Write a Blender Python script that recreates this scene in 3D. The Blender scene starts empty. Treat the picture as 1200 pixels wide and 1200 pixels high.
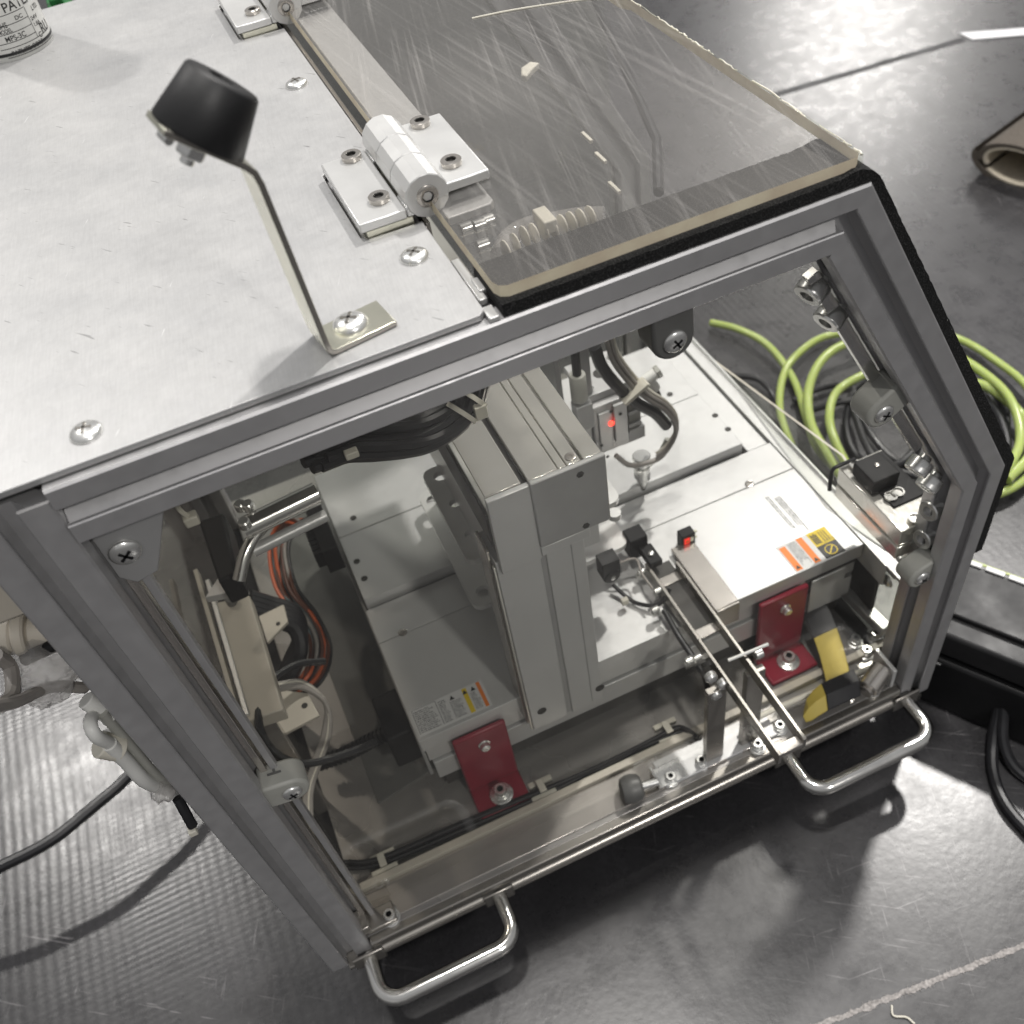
import bpy, bmesh, math, random
from mathutils import Vector, Matrix
random.seed(7)
S = 0.001                                   # all sizes below are in millimetres
scene = bpy.context.scene
col = scene.collection

# ------------------------------------------------------------------ camera
ROT = Matrix(((0.91189805, -0.38862697, -0.13195087),
              (-0.37364979, -0.6531239, -0.65864634),
              (0.16978746, 0.64992172, -0.7407928)))   # rows: right, down, forward
F = 1145.825
CAM = Vector((83.38868, -271.77251, 212.64717))
cd = bpy.data.cameras.new('camera')
cam = bpy.data.objects.new('camera', cd); col.objects.link(cam)
R4 = Matrix((ROT[0], -ROT[1], -ROT[2])).transposed().to_4x4()
cam.matrix_world = Matrix.Translation(CAM * S) @ R4
cd.sensor_width = 36; cd.sensor_fit = 'HORIZONTAL'
cd.lens = F * 36 / 1200
cd.clip_start = 0.01; cd.clip_end = 200
cd.dof.use_dof = True; cd.dof.focus_distance = 0.46; cd.dof.aperture_fstop = 13
scene.camera = cam

# ------------------------------------------------------------------ hall surroundings and lamps
w = bpy.data.worlds.new("World"); scene.world = w; w.use_nodes = True
nt = w.node_tree; nt.nodes.clear()
wo = nt.nodes.new('ShaderNodeOutputWorld'); bg = nt.nodes.new('ShaderNodeBackground')
tc = nt.nodes.new('ShaderNodeTexCoord'); sep = nt.nodes.new('ShaderNodeSeparateXYZ')
rm = nt.nodes.new('ShaderNodeValToRGB')
rm.color_ramp.elements[0].position = 0.0; rm.color_ramp.elements[0].color = (.20, .20, .20, 1)
rm.color_ramp.elements[1].position = 1.0; rm.color_ramp.elements[1].color = (.55, .55, .56, 1)
e = rm.color_ramp.elements.new(.2); e.color = (.46, .455, .45, 1)
e = rm.color_ramp.elements.new(.5); e.color = (.42, .42, .425, 1)
nz = nt.nodes.new('ShaderNodeTexNoise'); nz.inputs['Scale'].default_value = 2.2
mx = nt.nodes.new('ShaderNodeMix'); mx.data_type = 'RGBA'; mx.blend_type = 'MULTIPLY'; mx.inputs[0].default_value = .55
nt.links.new(tc.outputs['Generated'], sep.inputs[0]); nt.links.new(sep.outputs['Z'], rm.inputs[0])
nt.links.new(tc.outputs['Generated'], nz.inputs['Vector'])
nt.links.new(rm.outputs[0], mx.inputs[6]); nt.links.new(nz.outputs['Fac'], mx.inputs[7])
nt.links.new(mx.outputs[2], bg.inputs[0]); nt.links.new(bg.outputs[0], wo.inputs[0])
bg.inputs[1].default_value = .95

def hall_or_fill_lamp(dx, dy, h, watts, size, name='hall_or_fill_lamp', colr=(1, .97, .93)):
    ld = bpy.data.lights.new(name, 'AREA'); ld.shape = 'DISK'; ld.size = size; ld.energy = watts; ld.color = colr
    o = bpy.data.objects.new(name, ld); col.objects.link(o)
    p = Vector((.25 + dx * h, .05 + dy * h, -.52 + h)); o.location = p
    d = Vector((.25, .05, -.4)) - p
    o.rotation_euler = d.to_track_quat('-Z', 'Y').to_euler()
hall_or_fill_lamp(.0, .05, 6.0, 160, .34)
hall_or_fill_lamp(.53, .37, 6.5, 330, .36)
hall_or_fill_lamp(-.42, .76, 7.0, 165, .36)
hall_or_fill_lamp(1.5, 1.85, 6.5, 300, 2.6)
hall_or_fill_lamp(.25, -1.0, 6.0, 165, .5)  # fill lamp added on the camera side to brighten front faces and interior
scene.view_settings.view_transform = 'Standard'; scene.view_settings.look = 'None'
scene.view_settings.gamma = 1.0; scene.view_settings.exposure = 0.08
scene.render.engine = 'CYCLES'
scene.cycles.max_bounces = 14; scene.cycles.transparent_max_bounces = 24
scene.cycles.sample_clamp_indirect = 6
scene.cycles.caustics_reflective = False; scene.cycles.caustics_refractive = False

def at(px, py, ax, val):
    "point of the plane axis=val that stands at a pixel of the photograph"
    d = ROT.transposed() @ Vector(((px - 600) / F, (py - 600) / F, 1))
    i = 'xyz'.index(ax); t = (val - CAM[i]) / d[i]
    return CAM + d * t

# ------------------------------------------------------------------ materials
def newmat(name):
    m = bpy.data.materials.new(name); m.use_nodes = True
    n = m.node_tree; p = n.nodes['Principled BSDF']
    return m, n, p
def link(n, a, b): n.links.new(a, b)
def noise(n, scale, detail=4, stretch=None, rot=(0, 0, 0), rough=.55):
    t = n.nodes.new('ShaderNodeTexCoord'); mp = n.nodes.new('ShaderNodeMapping')
    link(n, t.outputs['Object'], mp.inputs[0])
    mp.inputs['Rotation'].default_value = rot
    if stretch:
        m2 = n.nodes.new('ShaderNodeMapping'); m2.inputs['Scale'].default_value = stretch
        link(n, mp.outputs[0], m2.inputs[0]); mp = m2
    z = n.nodes.new('ShaderNodeTexNoise'); z.inputs['Scale'].default_value = scale
    z.inputs['Detail'].default_value = detail; z.inputs['Roughness'].default_value = rough
    link(n, mp.outputs[0], z.inputs['Vector'])
    return z.outputs['Fac']
def ramp(n, fac, stops):
    r = n.nodes.new('ShaderNodeValToRGB'); link(n, fac, r.inputs[0])
    els = r.color_ramp.elements
    while len(els) < len(stops): els.new(.5)
    for e, (p, c) in zip(els, stops):
        e.position = p; e.color = (c[0], c[1], c[2], 1) if hasattr(c, '__len__') else (c, c, c, 1)
    return r.outputs[0]
def mixc(n, fac, a, b, mode='MIX'):
    m = n.nodes.new('ShaderNodeMix'); m.data_type = 'RGBA'; m.blend_type = mode
    for s, v in ((0, fac), (6, a), (7, b)):
        if isinstance(v, (int, float)): m.inputs[s].default_value = v
        elif isinstance(v, (tuple, list)): m.inputs[s].default_value = (*v, 1)
        else: link(n, v, m.inputs[s])
    return m.outputs[2]
def math_(n, op, a, b=0.0):
    m = n.nodes.new('ShaderNodeMath'); m.operation = op
    for s, v in ((0, a), (1, b)):
        if isinstance(v, (int, float)): m.inputs[s].default_value = v
        else: link(n, v, m.inputs[s])
    return m.outputs[0]
def bump(n, p, h, strength=.3, dist=.001):
    b = n.nodes.new('ShaderNodeBump'); b.inputs['Strength'].default_value = strength
    b.inputs['Distance'].default_value = dist
    link(n, h, b.inputs['Height']); link(n, b.outputs[0], p.inputs['Normal'])
def simple(name, c, rough=.5, metal=0., var=.12, scale=60, bumps=.0, coat=0., spec=None):
    m, n, p = newmat(name)
    f = noise(n, scale, 5)
    a = tuple(max(0, x * (1 - var)) for x in c); b = tuple(min(1, x * (1 + var)) for x in c)
    link(n, ramp(n, f, [(.3, a), (.7, b)]), p.inputs['Base Color'])
    p.inputs['Metallic'].default_value = metal
    f2 = noise(n, scale * .4, 3)
    link(n, ramp(n, f2, [(.3, max(.02, rough * .8)), (.75, min(1, rough * 1.2))]), p.inputs['Roughness'])
    if bumps: bump(n, p, noise(n, scale * 8, 3), bumps, .0004)
    if coat: p.inputs['Coat Weight'].default_value = coat
    if spec is not None: p.inputs['Specular IOR Level'].default_value = spec
    return m
def brushed(name, c, rough, metal, stretch, var=.06, scale=40, bumps=.06):
    m, n, p = newmat(name)
    f = noise(n, scale, 6, stretch); g = noise(n, 9, 4)
    lo = tuple(x * (1 - var) for x in c); hi = tuple(min(1, x * (1 + var)) for x in c)
    cc = ramp(n, f, [(.3, lo), (.7, hi)])
    cc = mixc(n, .5, cc, ramp(n, g, [(.3, .82), (.7, 1.0)]), 'MULTIPLY')
    link(n, cc, p.inputs['Base Color']); p.inputs['Metallic'].default_value = metal
    link(n, ramp(n, f, [(.25, rough * .75), (.75, rough * 1.25)]), p.inputs['Roughness'])
    if bumps: bump(n, p, f, bumps, .0003)
    return m
M = {}
M['profile'] = brushed('anodised_profile', (.58, .575, .58), .42, .62, (1, 1, 1), .03, 120, .02)
M['zinc'] = simple('zinc_steel', (.82, .82, .80), .26, .85, .06, 150)
M['yellow_zinc'] = simple('iridescent_zinc', (.70, .69, .58), .3, .9, .1, 60)
M['chrome'] = brushed('bright_steel', (.78, .77, .74), .16, 1., (1, 1, 1), .04, 80, .0)
M['stainless'] = simple('stainless_sheet', (.54, .51, .475), .24, .85, .03, 30)
M['stainless_dark'] = simple('stainless_worn', (.38, .36, .33), .28, .85, .05, 30)
M['base_steel'] = simple('base_steel', (.41, .395, .38), .28, .6, .05, 22)
M['robot'] = brushed('satin_aluminium', (.65, .65, .65), .38, .35, (1, 6, 1), .02, 200, .01)
M['robot_polished'] = brushed('polished_cover', (.90, .88, .82), .15, .72, (6, 1, 1), .01, 160, .0)
M['robot_grey'] = simple('grey_end_cap', (.42, .42, .42), .45, .3, .04, 80)
M['hinge'] = simple('hinge_aluminium', (.70, .70, .69), .36, .5, .04, 90)
M['black_metal'] = simple('black_metal', (.012, .012, .013), .5, .0, .2, 60, spec=.22)
M['dark_slot'] = simple('slot_dark', (.05, .048, .045), .6, .3, .1, 60)
M['rubber'] = simple('black_rubber', (.012, .012, .013), .48, 0, .2, 90, .1)
M['cable'] = simple('black_cable', (.014, .014, .016), .38, 0, .2, 120)
M['grey_cable'] = simple('grey_cable', (.30, .28, .26), .45, 0, .1, 120)
M['orange_cable'] = simple('orange_cable', (.50, .10, .03), .45, 0, .15, 120)
M['brown_cable'] = simple('brown_cable', (.10, .035, .02), .45, 0, .15, 120)
M['green_cable'] = simple('dull_green_cable', (.09, .13, .14), .45, 0, .15, 120)
M['nylon'] = simple('white_nylon', (.70, .67, .58), .5, 0, .06, 90)
M['clip'] = simple('grey_plastic', (.42, .42, .385), .45, 0, .06, 70, .03)
M['dark_clip'] = simple('dark_grey_plastic', (.13, .13, .125), .5, 0, .06, 70, .03)
M['white'] = simple('white_plastic', (.75, .75, .72), .4, 0, .05, 60)
M['cream'] = simple('cream_paint', (.54, .50, .43), .45, 0, .06, 30)
M['red'] = simple('dark_red_paint', (.25, .012, .03), .38, 0, .12, 50, .02)
M['yellow'] = simple('yellow_tape', (.60, .47, .10), .45, 0, .08, 40)
M['orange'] = simple('orange_print', (.80, .22, .03), .5, 0, .05, 40)
M['label_yellow'] = simple('yellow_print', (.75, .55, .02), .5, 0, .05, 40)
M['label_white'] = simple('white_label', (.66, .66, .66), .5, 0, .04, 40)
M['ink'] = simple('black_ink', (.03, .03, .03), .5, 0, .05, 40)
M['grey_ink'] = simple('grey_ink', (.13, .135, .14), .5, 0, .05, 40)
M['amber_edge'] = simple('protective_paper_edge', (.94, .80, .60), .6, 0, .14, 70, .1)
M['green_box'] = simple('green_plastic', (.02, .15, .04), .5, 0, .6, 120)
M['seam_fibre'] = simple('tape_fibre', (.34, .32, .31), .9, 0, .5, 500, .6)
M['seam_dark'] = simple('joint_dark', (.035, .035, .037), .6, 0, .2, 60)
M['tape'] = simple('white_tape', (.70, .70, .72), .35, 0, .1, 30)
M['carpet'] = simple('brown_carpet', (.10, .085, .07), .95, 0, .5, 700, .8)
M['felt'] = simple('beige_backing', (.58, .52, .42), .9, 0, .12, 200, .3)

def red_led(name, strength):
    m, n, p = newmat(name)
    p.inputs['Base Color'].default_value = (.6, .02, .01, 1)
    p.inputs['Emission Color'].default_value = (1, .05, .03, 1); p.inputs['Emission Strength'].default_value = strength
    return m
M['led'] = red_led('red_led', 4.0); M['led_dim'] = red_led('dim_red_led', .8)

# worn, hazy aluminium top sheet
m, n, p = newmat('worn_aluminium_sheet')
f1 = noise(n, 14, 8, (1, 1.6, 1), (0, 0, .5), .7); f2 = noise(n, 45, 7, (1, 7, 1), (0, 0, -.35), .7); f3 = noise(n, 4.5, 4)
f4 = noise(n, 75, 2, (1, 9, 1), (0, 0, .9), .5); f5 = noise(n, 60, 2, (10, 1, 1), (0, 0, .4), .5); f6 = noise(n, 170, 6, None, (0, 0, 0), .7)
c1 = ramp(n, f1, [(.3, (.515, .517, .52)), (.7, (.56, .558, .554))])
c1 = mixc(n, .4, c1, ramp(n, f2, [(.35, .90), (.65, 1.0)]), 'MULTIPLY')
c1 = mixc(n, .5, c1, ramp(n, noise(n, 110, 5, (14, 1, 1), (0, 0, .12), .6), [(.3, .84), (.65, 1.0)]), 'MULTIPLY')
c1 = mixc(n, .5, c1, ramp(n, f6, [(.35, .88), (.6, 1.0)]), 'MULTIPLY')
c1 = mixc(n, .45, c1, ramp(n, f4, [(.25, .15), (.285, 1.0)]), 'MULTIPLY')
c1 = mixc(n, ramp(n, f5, [(.74, 0.), (.78, .5)]), c1, (.80, .80, .80))
c1 = mixc(n, ramp(n, f3, [(.55, 0.), (.8, .2)]), c1, (.60, .56, .54))
link(n, c1, p.inputs['Base Color']); p.inputs['Metallic'].default_value = .5
link(n, ramp(n, f1, [(.25, .40), (.75, .54)]), p.inputs['Roughness'])
bump(n, p, f2, .08, .0004); M['plate'] = m

# foam strip
m, n, p = newmat('black_foam')
f = noise(n, 1500, 2); link(n, ramp(n, f, [(.5, .004), (.72, .06)]), p.inputs['Base Color'])
p.inputs['Roughness'].default_value = .95; bump(n, p, f, 1.0, .0012); M['foam'] = m

# floor covering: glossy worn vinyl with a fine woven relief
m, n, p = newmat('woven_vinyl_floor')
t = n.nodes.new('ShaderNodeTexCoord'); sx = n.nodes.new('ShaderNodeSeparateXYZ'); link(n, t.outputs['Object'], sx.inputs[0])
wob = math_(n, 'MULTIPLY', noise(n, 5, 3), .012)
wx = math_(n, 'SINE', math_(n, 'MULTIPLY', math_(n, 'ADD', sx.outputs['X'], wob), 2 * math.pi / .0085))
wy = math_(n, 'SINE', math_(n, 'MULTIPLY', math_(n, 'ADD', sx.outputs['Y'], wob), 2 * math.pi / .0052))
wv = math_(n, 'ADD', math_(n, 'MULTIPLY', wx, ramp(n, noise(n, 3.1, 3), [(.35, .15), (.6, .6)])), math_(n, 'MULTIPLY', wy, ramp(n, noise(n, 3.7, 3, None, (0, 0, 1.)), [(.45, .05), (.65, .5)])))
reg = math_(n, 'ADD', ramp(n, math_(n, 'ADD', math_(n, 'MULTIPLY', sx.outputs['X'], -2.2), .55), [(.25, 0.), (.9, 1.)]), ramp(n, math_(n, 'ADD', sx.outputs['Y'], .25), [(.3, 0.), (.5, .8)]))
fade = math_(n, 'MULTIPLY', ramp(n, noise(n, 9, 5), [(.3, .35), (.65, 1.)]), math_(n, 'MULTIPLY', math_(n, 'ADD', reg, .10), .7))
h = math_(n, 'MULTIPLY', wv, fade)
h = math_(n, 'ADD', h, math_(n, 'MULTIPLY', noise(n, 190, 5), 1.15))
h = math_(n, 'ADD', h, math_(n, 'MULTIPLY', noise(n, 26, 2), .35))
base = ramp(n, noise(n, 9, 8, None, (0, 0, 0), .72), [(.3, (.026, .0255, .027)), (.7, (.052, .0505, .054))])
base = mixc(n, .6, base, ramp(n, noise(n, 420, 3), [(.35, .6), (.65, 1.)]), 'MULTIPLY')
sm = ramp(n, noise(n, 4, 3), [(.45, .0), (.65, 1.)])
for an, th in ((.6, .70), (-1.2, .71), (1.9, .72), (.1, .73)):
    scr = ramp(n, noise(n, 22, 3, (1, 26, 1), (0, 0, an), .5), [(th - .02, 0.), (th + .02, .7)])
    base = mixc(n, math_(n, 'MULTIPLY', scr, sm), base, (.26, .25, .255))  # scratches lightened in the base colour to imitate their specular glint
base = mixc(n, math_(n, 'MULTIPLY', fade, .35), base, ramp(n, wv, [(.0, .6), (.4, 1.0)]), 'MULTIPLY')
link(n, base, p.inputs['Base Color'])
link(n, ramp(n, noise(n, 40, 6, None, (0, 0, 0), .7), [(.25, .23), (.75, .35)]), p.inputs['Roughness'])
p.inputs['Specular IOR Level'].default_value = .7
bump(n, p, h, .2, .00035); M['floor'] = m

# clear acrylic: thin clear sheet, light haze and scratches
def acrylic(name, haze, scratch, tint=(.93, .93, .91), gloss=1.45, stretch=(1, 26, 1), rot=1.1, smear=0.):
    m = bpy.data.materials.new(name); m.use_nodes = True; n = m.node_tree; n.nodes.clear()
    out = n.nodes.new('ShaderNodeOutputMaterial')
    tr = n.nodes.new('ShaderNodeBsdfTransparent'); tr.inputs[0].default_value = (*tint, 1)
    gl = n.nodes.new('ShaderNodeBsdfGlossy'); gl.inputs['Roughness'].default_value = .06
    df = n.nodes.new('ShaderNodeBsdfDiffuse'); df.inputs[0].default_value = (.62, .60, .58, 1)
    fr = n.nodes.new('ShaderNodeFresnel'); fr.inputs[0].default_value = gloss
    m1 = n.nodes.new('ShaderNodeMixShader'); m2 = n.nodes.new('ShaderNodeMixShader')
    ge = n.nodes.new('ShaderNodeNewGeometry')      # reflect once per sheet, at the face that is entered
    link(n, math_(n, 'MULTIPLY', fr.outputs[0], math_(n, 'SUBTRACT', 1.0, ge.outputs['Backfacing'])), m1.inputs[0]); link(n, tr.outputs[0], m1.inputs[1]); link(n, gl.outputs[0], m1.inputs[2])
    s1 = ramp(n, noise(n, 7, 7, stretch, (0, 0, rot), .62), [(.55, 0.), (.78, scratch)])
    s2 = ramp(n, noise(n, 5, 7, stretch, (0, 0, rot - .35), .6), [(.55, 0.), (.75, scratch * .8)])
    sc = math_(n, 'ADD', s1, s2)
    sc = math_(n, 'MULTIPLY', sc, ramp(n, noise(n, 4, 4), [(.3, .3), (.65, 1.)]))
    sc = math_(n, 'ADD', sc, haze)
    if smear: sc = math_(n, 'ADD', sc, ramp(n, noise(n, 5, 5), [(.45, 0.), (.8, smear)]))
    link(n, sc, m2.inputs[0]); link(n, m1.outputs[0], m2.inputs[1]); link(n, df.outputs[0], m2.inputs[2])
    link(n, m2.outputs[0], out.inputs[0])
    return m
M['lid'] = acrylic('scratched_acrylic', .05, .24, (.90, .895, .885), 1.5, (60, 1, 1), .22, .07)
M['front'] = acrylic('clear_acrylic', .018, .0, (.95, .95, .935), 1.45)  # haze raised to imitate soft reflections on the window
M['side'] = acrylic('clear_side_acrylic', .02, .04, (.93, .94, .91), 1.45)
M['smoky'] = acrylic('see_through_wall', .015, .02, (.72, .69, .65), 1.6)
M['bag'] = acrylic('clear_bag_film', .22, .5, (.93, .93, .93), 1.6, (1, 6, 2), .3, .2)

# green translucent tube
m, n, p = newmat('green_tube'); p.inputs['Base Color'].default_value = (.40, .48, .16, 1)
p.inputs['Roughness'].default_value = .22; p.inputs['Subsurface Weight'].default_value = .7; p.inputs['Subsurface Radius'].default_value = (.004, .005, .001)
p.inputs['Subsurface Scale'].default_value = 1.; M['green'] = m

# ------------------------------------------------------------------ mesh building
def frame_of(axis):
    z = Vector(axis).normalized()
    a = Vector((1, 0, 0)) if abs(z.x) < .8 else Vector((0, 1, 0))
    x = (a - z * a.dot(z)).normalized(); y = z.cross(x)
    return x, y, z
class MB:
    def __init__(s): s.v = []; s.f = []; s.m = []
    def add(s, vs, fs, mi=0):
        b = len(s.v); s.v += [Vector(v) for v in vs]
        for f in fs: s.f.append([b + i for i in f]); s.m.append(mi)
        return s
    def box(s, x0, x1, y0, y1, z0, z1, mi=0):
        x0, x1 = sorted((x0, x1)); y0, y1 = sorted((y0, y1)); z0, z1 = sorted((z0, z1))
        v = [(x, y, z) for z in (z0, z1) for y in (y0, y1) for x in (x0, x1)]
        return s.add(v, [(0, 2, 3, 1), (4, 5, 7, 6), (0, 1, 5, 4), (2, 6, 7, 3), (0, 4, 6, 2), (1, 3, 7, 5)], mi)
    def slab(s, pts, d, mi=0, mi_side=None):
        "polygon pts (3-D, planar) pushed along vector d"
        d = Vector(d); p = [Vector(q) for q in pts]; n = len(p)
        nrm = Vector((0, 0, 0))
        for i in range(n): nrm += p[i].cross(p[(i + 1) % n])
        if nrm.dot(d) > 0: p = p[::-1]
        v = p + [q + d for q in p]
        s.add(v, [list(range(n)), list(range(2 * n - 1, n - 1, -1))], mi)
        b = len(s.v) - 2 * n
        for i in range(n):
            j = (i + 1) % n
            s.f.append([b + j, b + i, b + n + i, b + n + j]); s.m.append(mi if mi_side is None else mi_side)
        return s
    def lathe(s, o, axis, prof, seg=20, mi=0, caps=(True, True)):
        "prof: list of (radius, height along axis)"
        x, y, z = frame_of(axis); o = Vector(o); v = []; f = []
        for r, h_ in prof:
            for k in range(seg):
                a = 2 * math.pi * k / seg
                v.append(o + z * h_ + (x * math.cos(a) + y * math.sin(a)) * r)
        for i in range(len(prof) - 1):
            for k in range(seg):
                k2 = (k + 1) % seg
                f.append((i * seg + k, i * seg + k2, (i + 1) * seg + k2, (i + 1) * seg + k))
        if caps[0]: f.append(tuple(range(seg - 1, -1, -1)))
        if caps[1]: f.append(tuple(range((len(prof) - 1) * seg, len(prof) * seg)))
        return s.add(v, f, mi)
    def cyl(s, a, b, r, seg=16, mi=0, ch=0.):
        a = Vector(a); b = Vector(b); L = (b - a).length
        prof = [(r, 0), (r, L)] if not ch else [(r - ch, 0), (r, ch), (r, L - ch), (r - ch, L)]
        return s.lathe(a, b - a, prof, seg, mi)
    def tube(s, pts, r, seg=8, mi=0, smooth=True, sub=6):
        pts = [Vector(q) for q in pts]
        if smooth and len(pts) > 2:
            P = [pts[0] * 2 - pts[1]] + pts + [pts[-1] * 2 - pts[-2]]; out = []
            for i in range(1, len(P) - 2):
                for k in range(sub):
                    t = k / sub; a, b, c, d = P[i - 1:i + 3]
                    out.append(.5 * ((2 * b) + (c - a) * t + (2 * a - 5 * b + 4 * c - d) * t * t + (3 * b - a - 3 * c + d) * t ** 3))
            out.append(pts[-1]); pts = out
        n = len(pts); v = []; f = []
        x, y, z = frame_of(pts[1] - pts[0])
        for i, q in enumerate(pts):
            tdir = (pts[min(i + 1, n - 1)] - pts[max(i - 1, 0)]).normalized()
            x = (x - tdir * x.dot(tdir)).normalized(); y = tdir.cross(x)
            for k in range(seg):
                a = 2 * math.pi * k / seg; v.append(q + (x * math.cos(a) + y * math.sin(a)) * r)
        for i in range(n - 1):
            for k in range(seg):
                k2 = (k + 1) % seg; f.append((i * seg + k, i * seg + k2, (i + 1) * seg + k2, (i + 1) * seg + k))
        f.append(tuple(range(seg - 1, -1, -1))); f.append(tuple(range((n - 1) * seg, n * seg)))
        return s.add(v, f, mi)
    def socket_screw(s, o, axis, r, h_, mi=0, mi_in=1):
        "cap with a hexagon socket, standing on o"
        s.lathe(o, axis, [(r * .97, 0), (r, h_ * .12), (r, h_ * .86), (r * .9, h_), (r * .52, h_), (r * .50, h_ * .96)], 24, mi, (True, False))
        x, y, z = frame_of(axis); o = Vector(o)
        s.lathe(o, axis, [(r * .505, h_ * .965), (r * .46, h_ * .9), (r * .46, h_ * .45)], 6, mi_in, (False, False))
        s.lathe(o, axis, [(r * .47, h_ * .45), (.01, h_ * .45)], 6, mi_in, (False, True))
        return s
    def pan_screw(s, o, axis, r, h_, mi=0, mi_in=1, turn=.3):
        prof = [(r, 0), (r, h_ * .15)] + [(r * math.cos(a), h_ * (.15 + .85 * math.sin(a))) for a in (.25, .5, .75, 1., 1.2, 1.4)] + [(r * .05, h_)]
        s.lathe(o, axis, prof, 24, mi)
        x, y, z = frame_of(axis); o = Vector(o)
        for k in range(2):
            a = turn + k * math.pi / 2; u = x * math.cos(a) + y * math.sin(a); w_ = z.cross(u)
            q = [o + u * (sx_ * r * .46) + w_ * (sy_ * r * .09) + z * (h_ * .80) for sx_, sy_ in ((-1, -1), (1, -1), (1, 1), (-1, 1))]
            s.slab(q, z * (h_ * .235), mi_in)
        return s
    def build(s, name, mats, parent=None, bevel=0., ang=35, origin=None):
        if not isinstance(mats, (list, tuple)): mats = [mats]
        me = bpy.data.meshes.new(name)
        o_ = Vector(origin) if origin is not None else Vector((0, 0, 0))
        me.from_pydata([tuple((v - o_) * S) for v in s.v], [], s.f)
        for mt in mats: me.materials.append(M[mt] if isinstance(mt, str) else mt)
        for p_, mi in zip(me.polygons, s.m): p_.material_index = mi; p_.use_smooth = True
        me.update(); me.set_sharp_from_angle(angle=math.radians(ang))
        o = bpy.data.objects.new(name, me); col.objects.link(o)
        if parent is not None:
            o.parent = parent
            pw = Vector((0, 0, 0)); q = parent
            while q is not None: pw += Vector(q.location); q = q.parent
            o.location = o_ * S - pw
        else: o.location = o_ * S
        if bevel:
            b = o.modifiers.new('bevel', 'BEVEL'); b.width = bevel * S; b.segments = 2
            b.limit_method = 'ANGLE'; b.angle_limit = math.radians(40)
        return o
def thing(name, label, cat, loc=(0, 0, 0), group=None):
    o = bpy.data.objects.new(name, None); col.objects.link(o); o.location = Vector(loc) * S
    o.empty_display_size = .01
    o['label'] = label; o['category'] = cat
    if group: o['group'] = group
    return o
def tag(o, label, cat, group=None):
    o['label'] = label; o['category'] = cat
    if group: o['group'] = group
    return o
def structure(o): o['kind'] = 'structure'; return o
def copy_tree(o, parent=None):
    c = o.copy(); col.objects.link(c)
    if parent is not None: c.parent = parent
    for ch in [k for k in bpy.data.objects if k.parent == o and k is not c]: copy_tree(ch, c)
    return c
ZF = -520.   # floor level
ZB = -446.   # top of the machine's base plate

# ------------------------------------------------------------------ floor
g = MB(); g.add([(-30000, -30000, ZF), (30000, -30000, ZF), (30000, 30000, ZF), (-30000, 30000, ZF)], [(0, 1, 2, 3)])
structure(g.build('floor', 'floor'))
# frayed joint between two lengths of floor covering, front right
def joint(p0, p1, wd, mat_, n=90, jag=.5, z=.35):
    p0 = Vector(p0); p1 = Vector(p1); d = (p1 - p0); nn = Vector((-d.y, d.x, 0)).normalized(); g = MB()
    a = []; b = []
    wa = wb = 0.; from_n = __import__('mathutils').noise.noise
    for i in range(n + 1):
        q = p0 + d * (i / n)
        wa = from_n(Vector((i * .11, 3, 0))) * .9 + from_n(Vector((i * .6, 9, 0))) * .5 + random.uniform(-.12, .12); wb = from_n(Vector((i * .13, 33, 0))) * .9 + from_n(Vector((i * .7, 19, 0))) * .5 + random.uniform(-.12, .12)
        a.append(q + nn * wd * max(.06, .42 + jag * wa)); b.append(q - nn * wd * max(.06, .42 + jag * wb))
    vs = [Vector((q.x, q.y, ZF + z)) for q in a + b]
    g.add(vs, [(n + 1 + i, n + 2 + i, i + 1, i) for i in range(n)])
    for q in a + b:                         # loose fibres
        if random.random() < .6:
            u = nn * random.uniform(-2.6, 2.6) + d.normalized() * random.uniform(-2, 2)
            q0 = Vector((q.x, q.y, ZF + z)); s_ = d.normalized() * .18
            g.add([q0 - s_, q0 + s_, q0 + u + Vector((0, 0, 1))], [(0, 1, 2)])
    return g.build('floor_joint', mat_)
d_ = at(1200, 1108, 'z', ZF) - at(965, 1200, 'z', ZF)
structure(joint(at(965, 1200, 'z', ZF) - d_ * .6, at(965, 1200, 'z', ZF) + d_ * 6, 4.2, 'seam_fibre', 900))
structure(joint(at(905, 112, 'z', ZF), at(1130, 46, 'z', ZF), 16, 'seam_dark', 30, .15))

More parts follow.
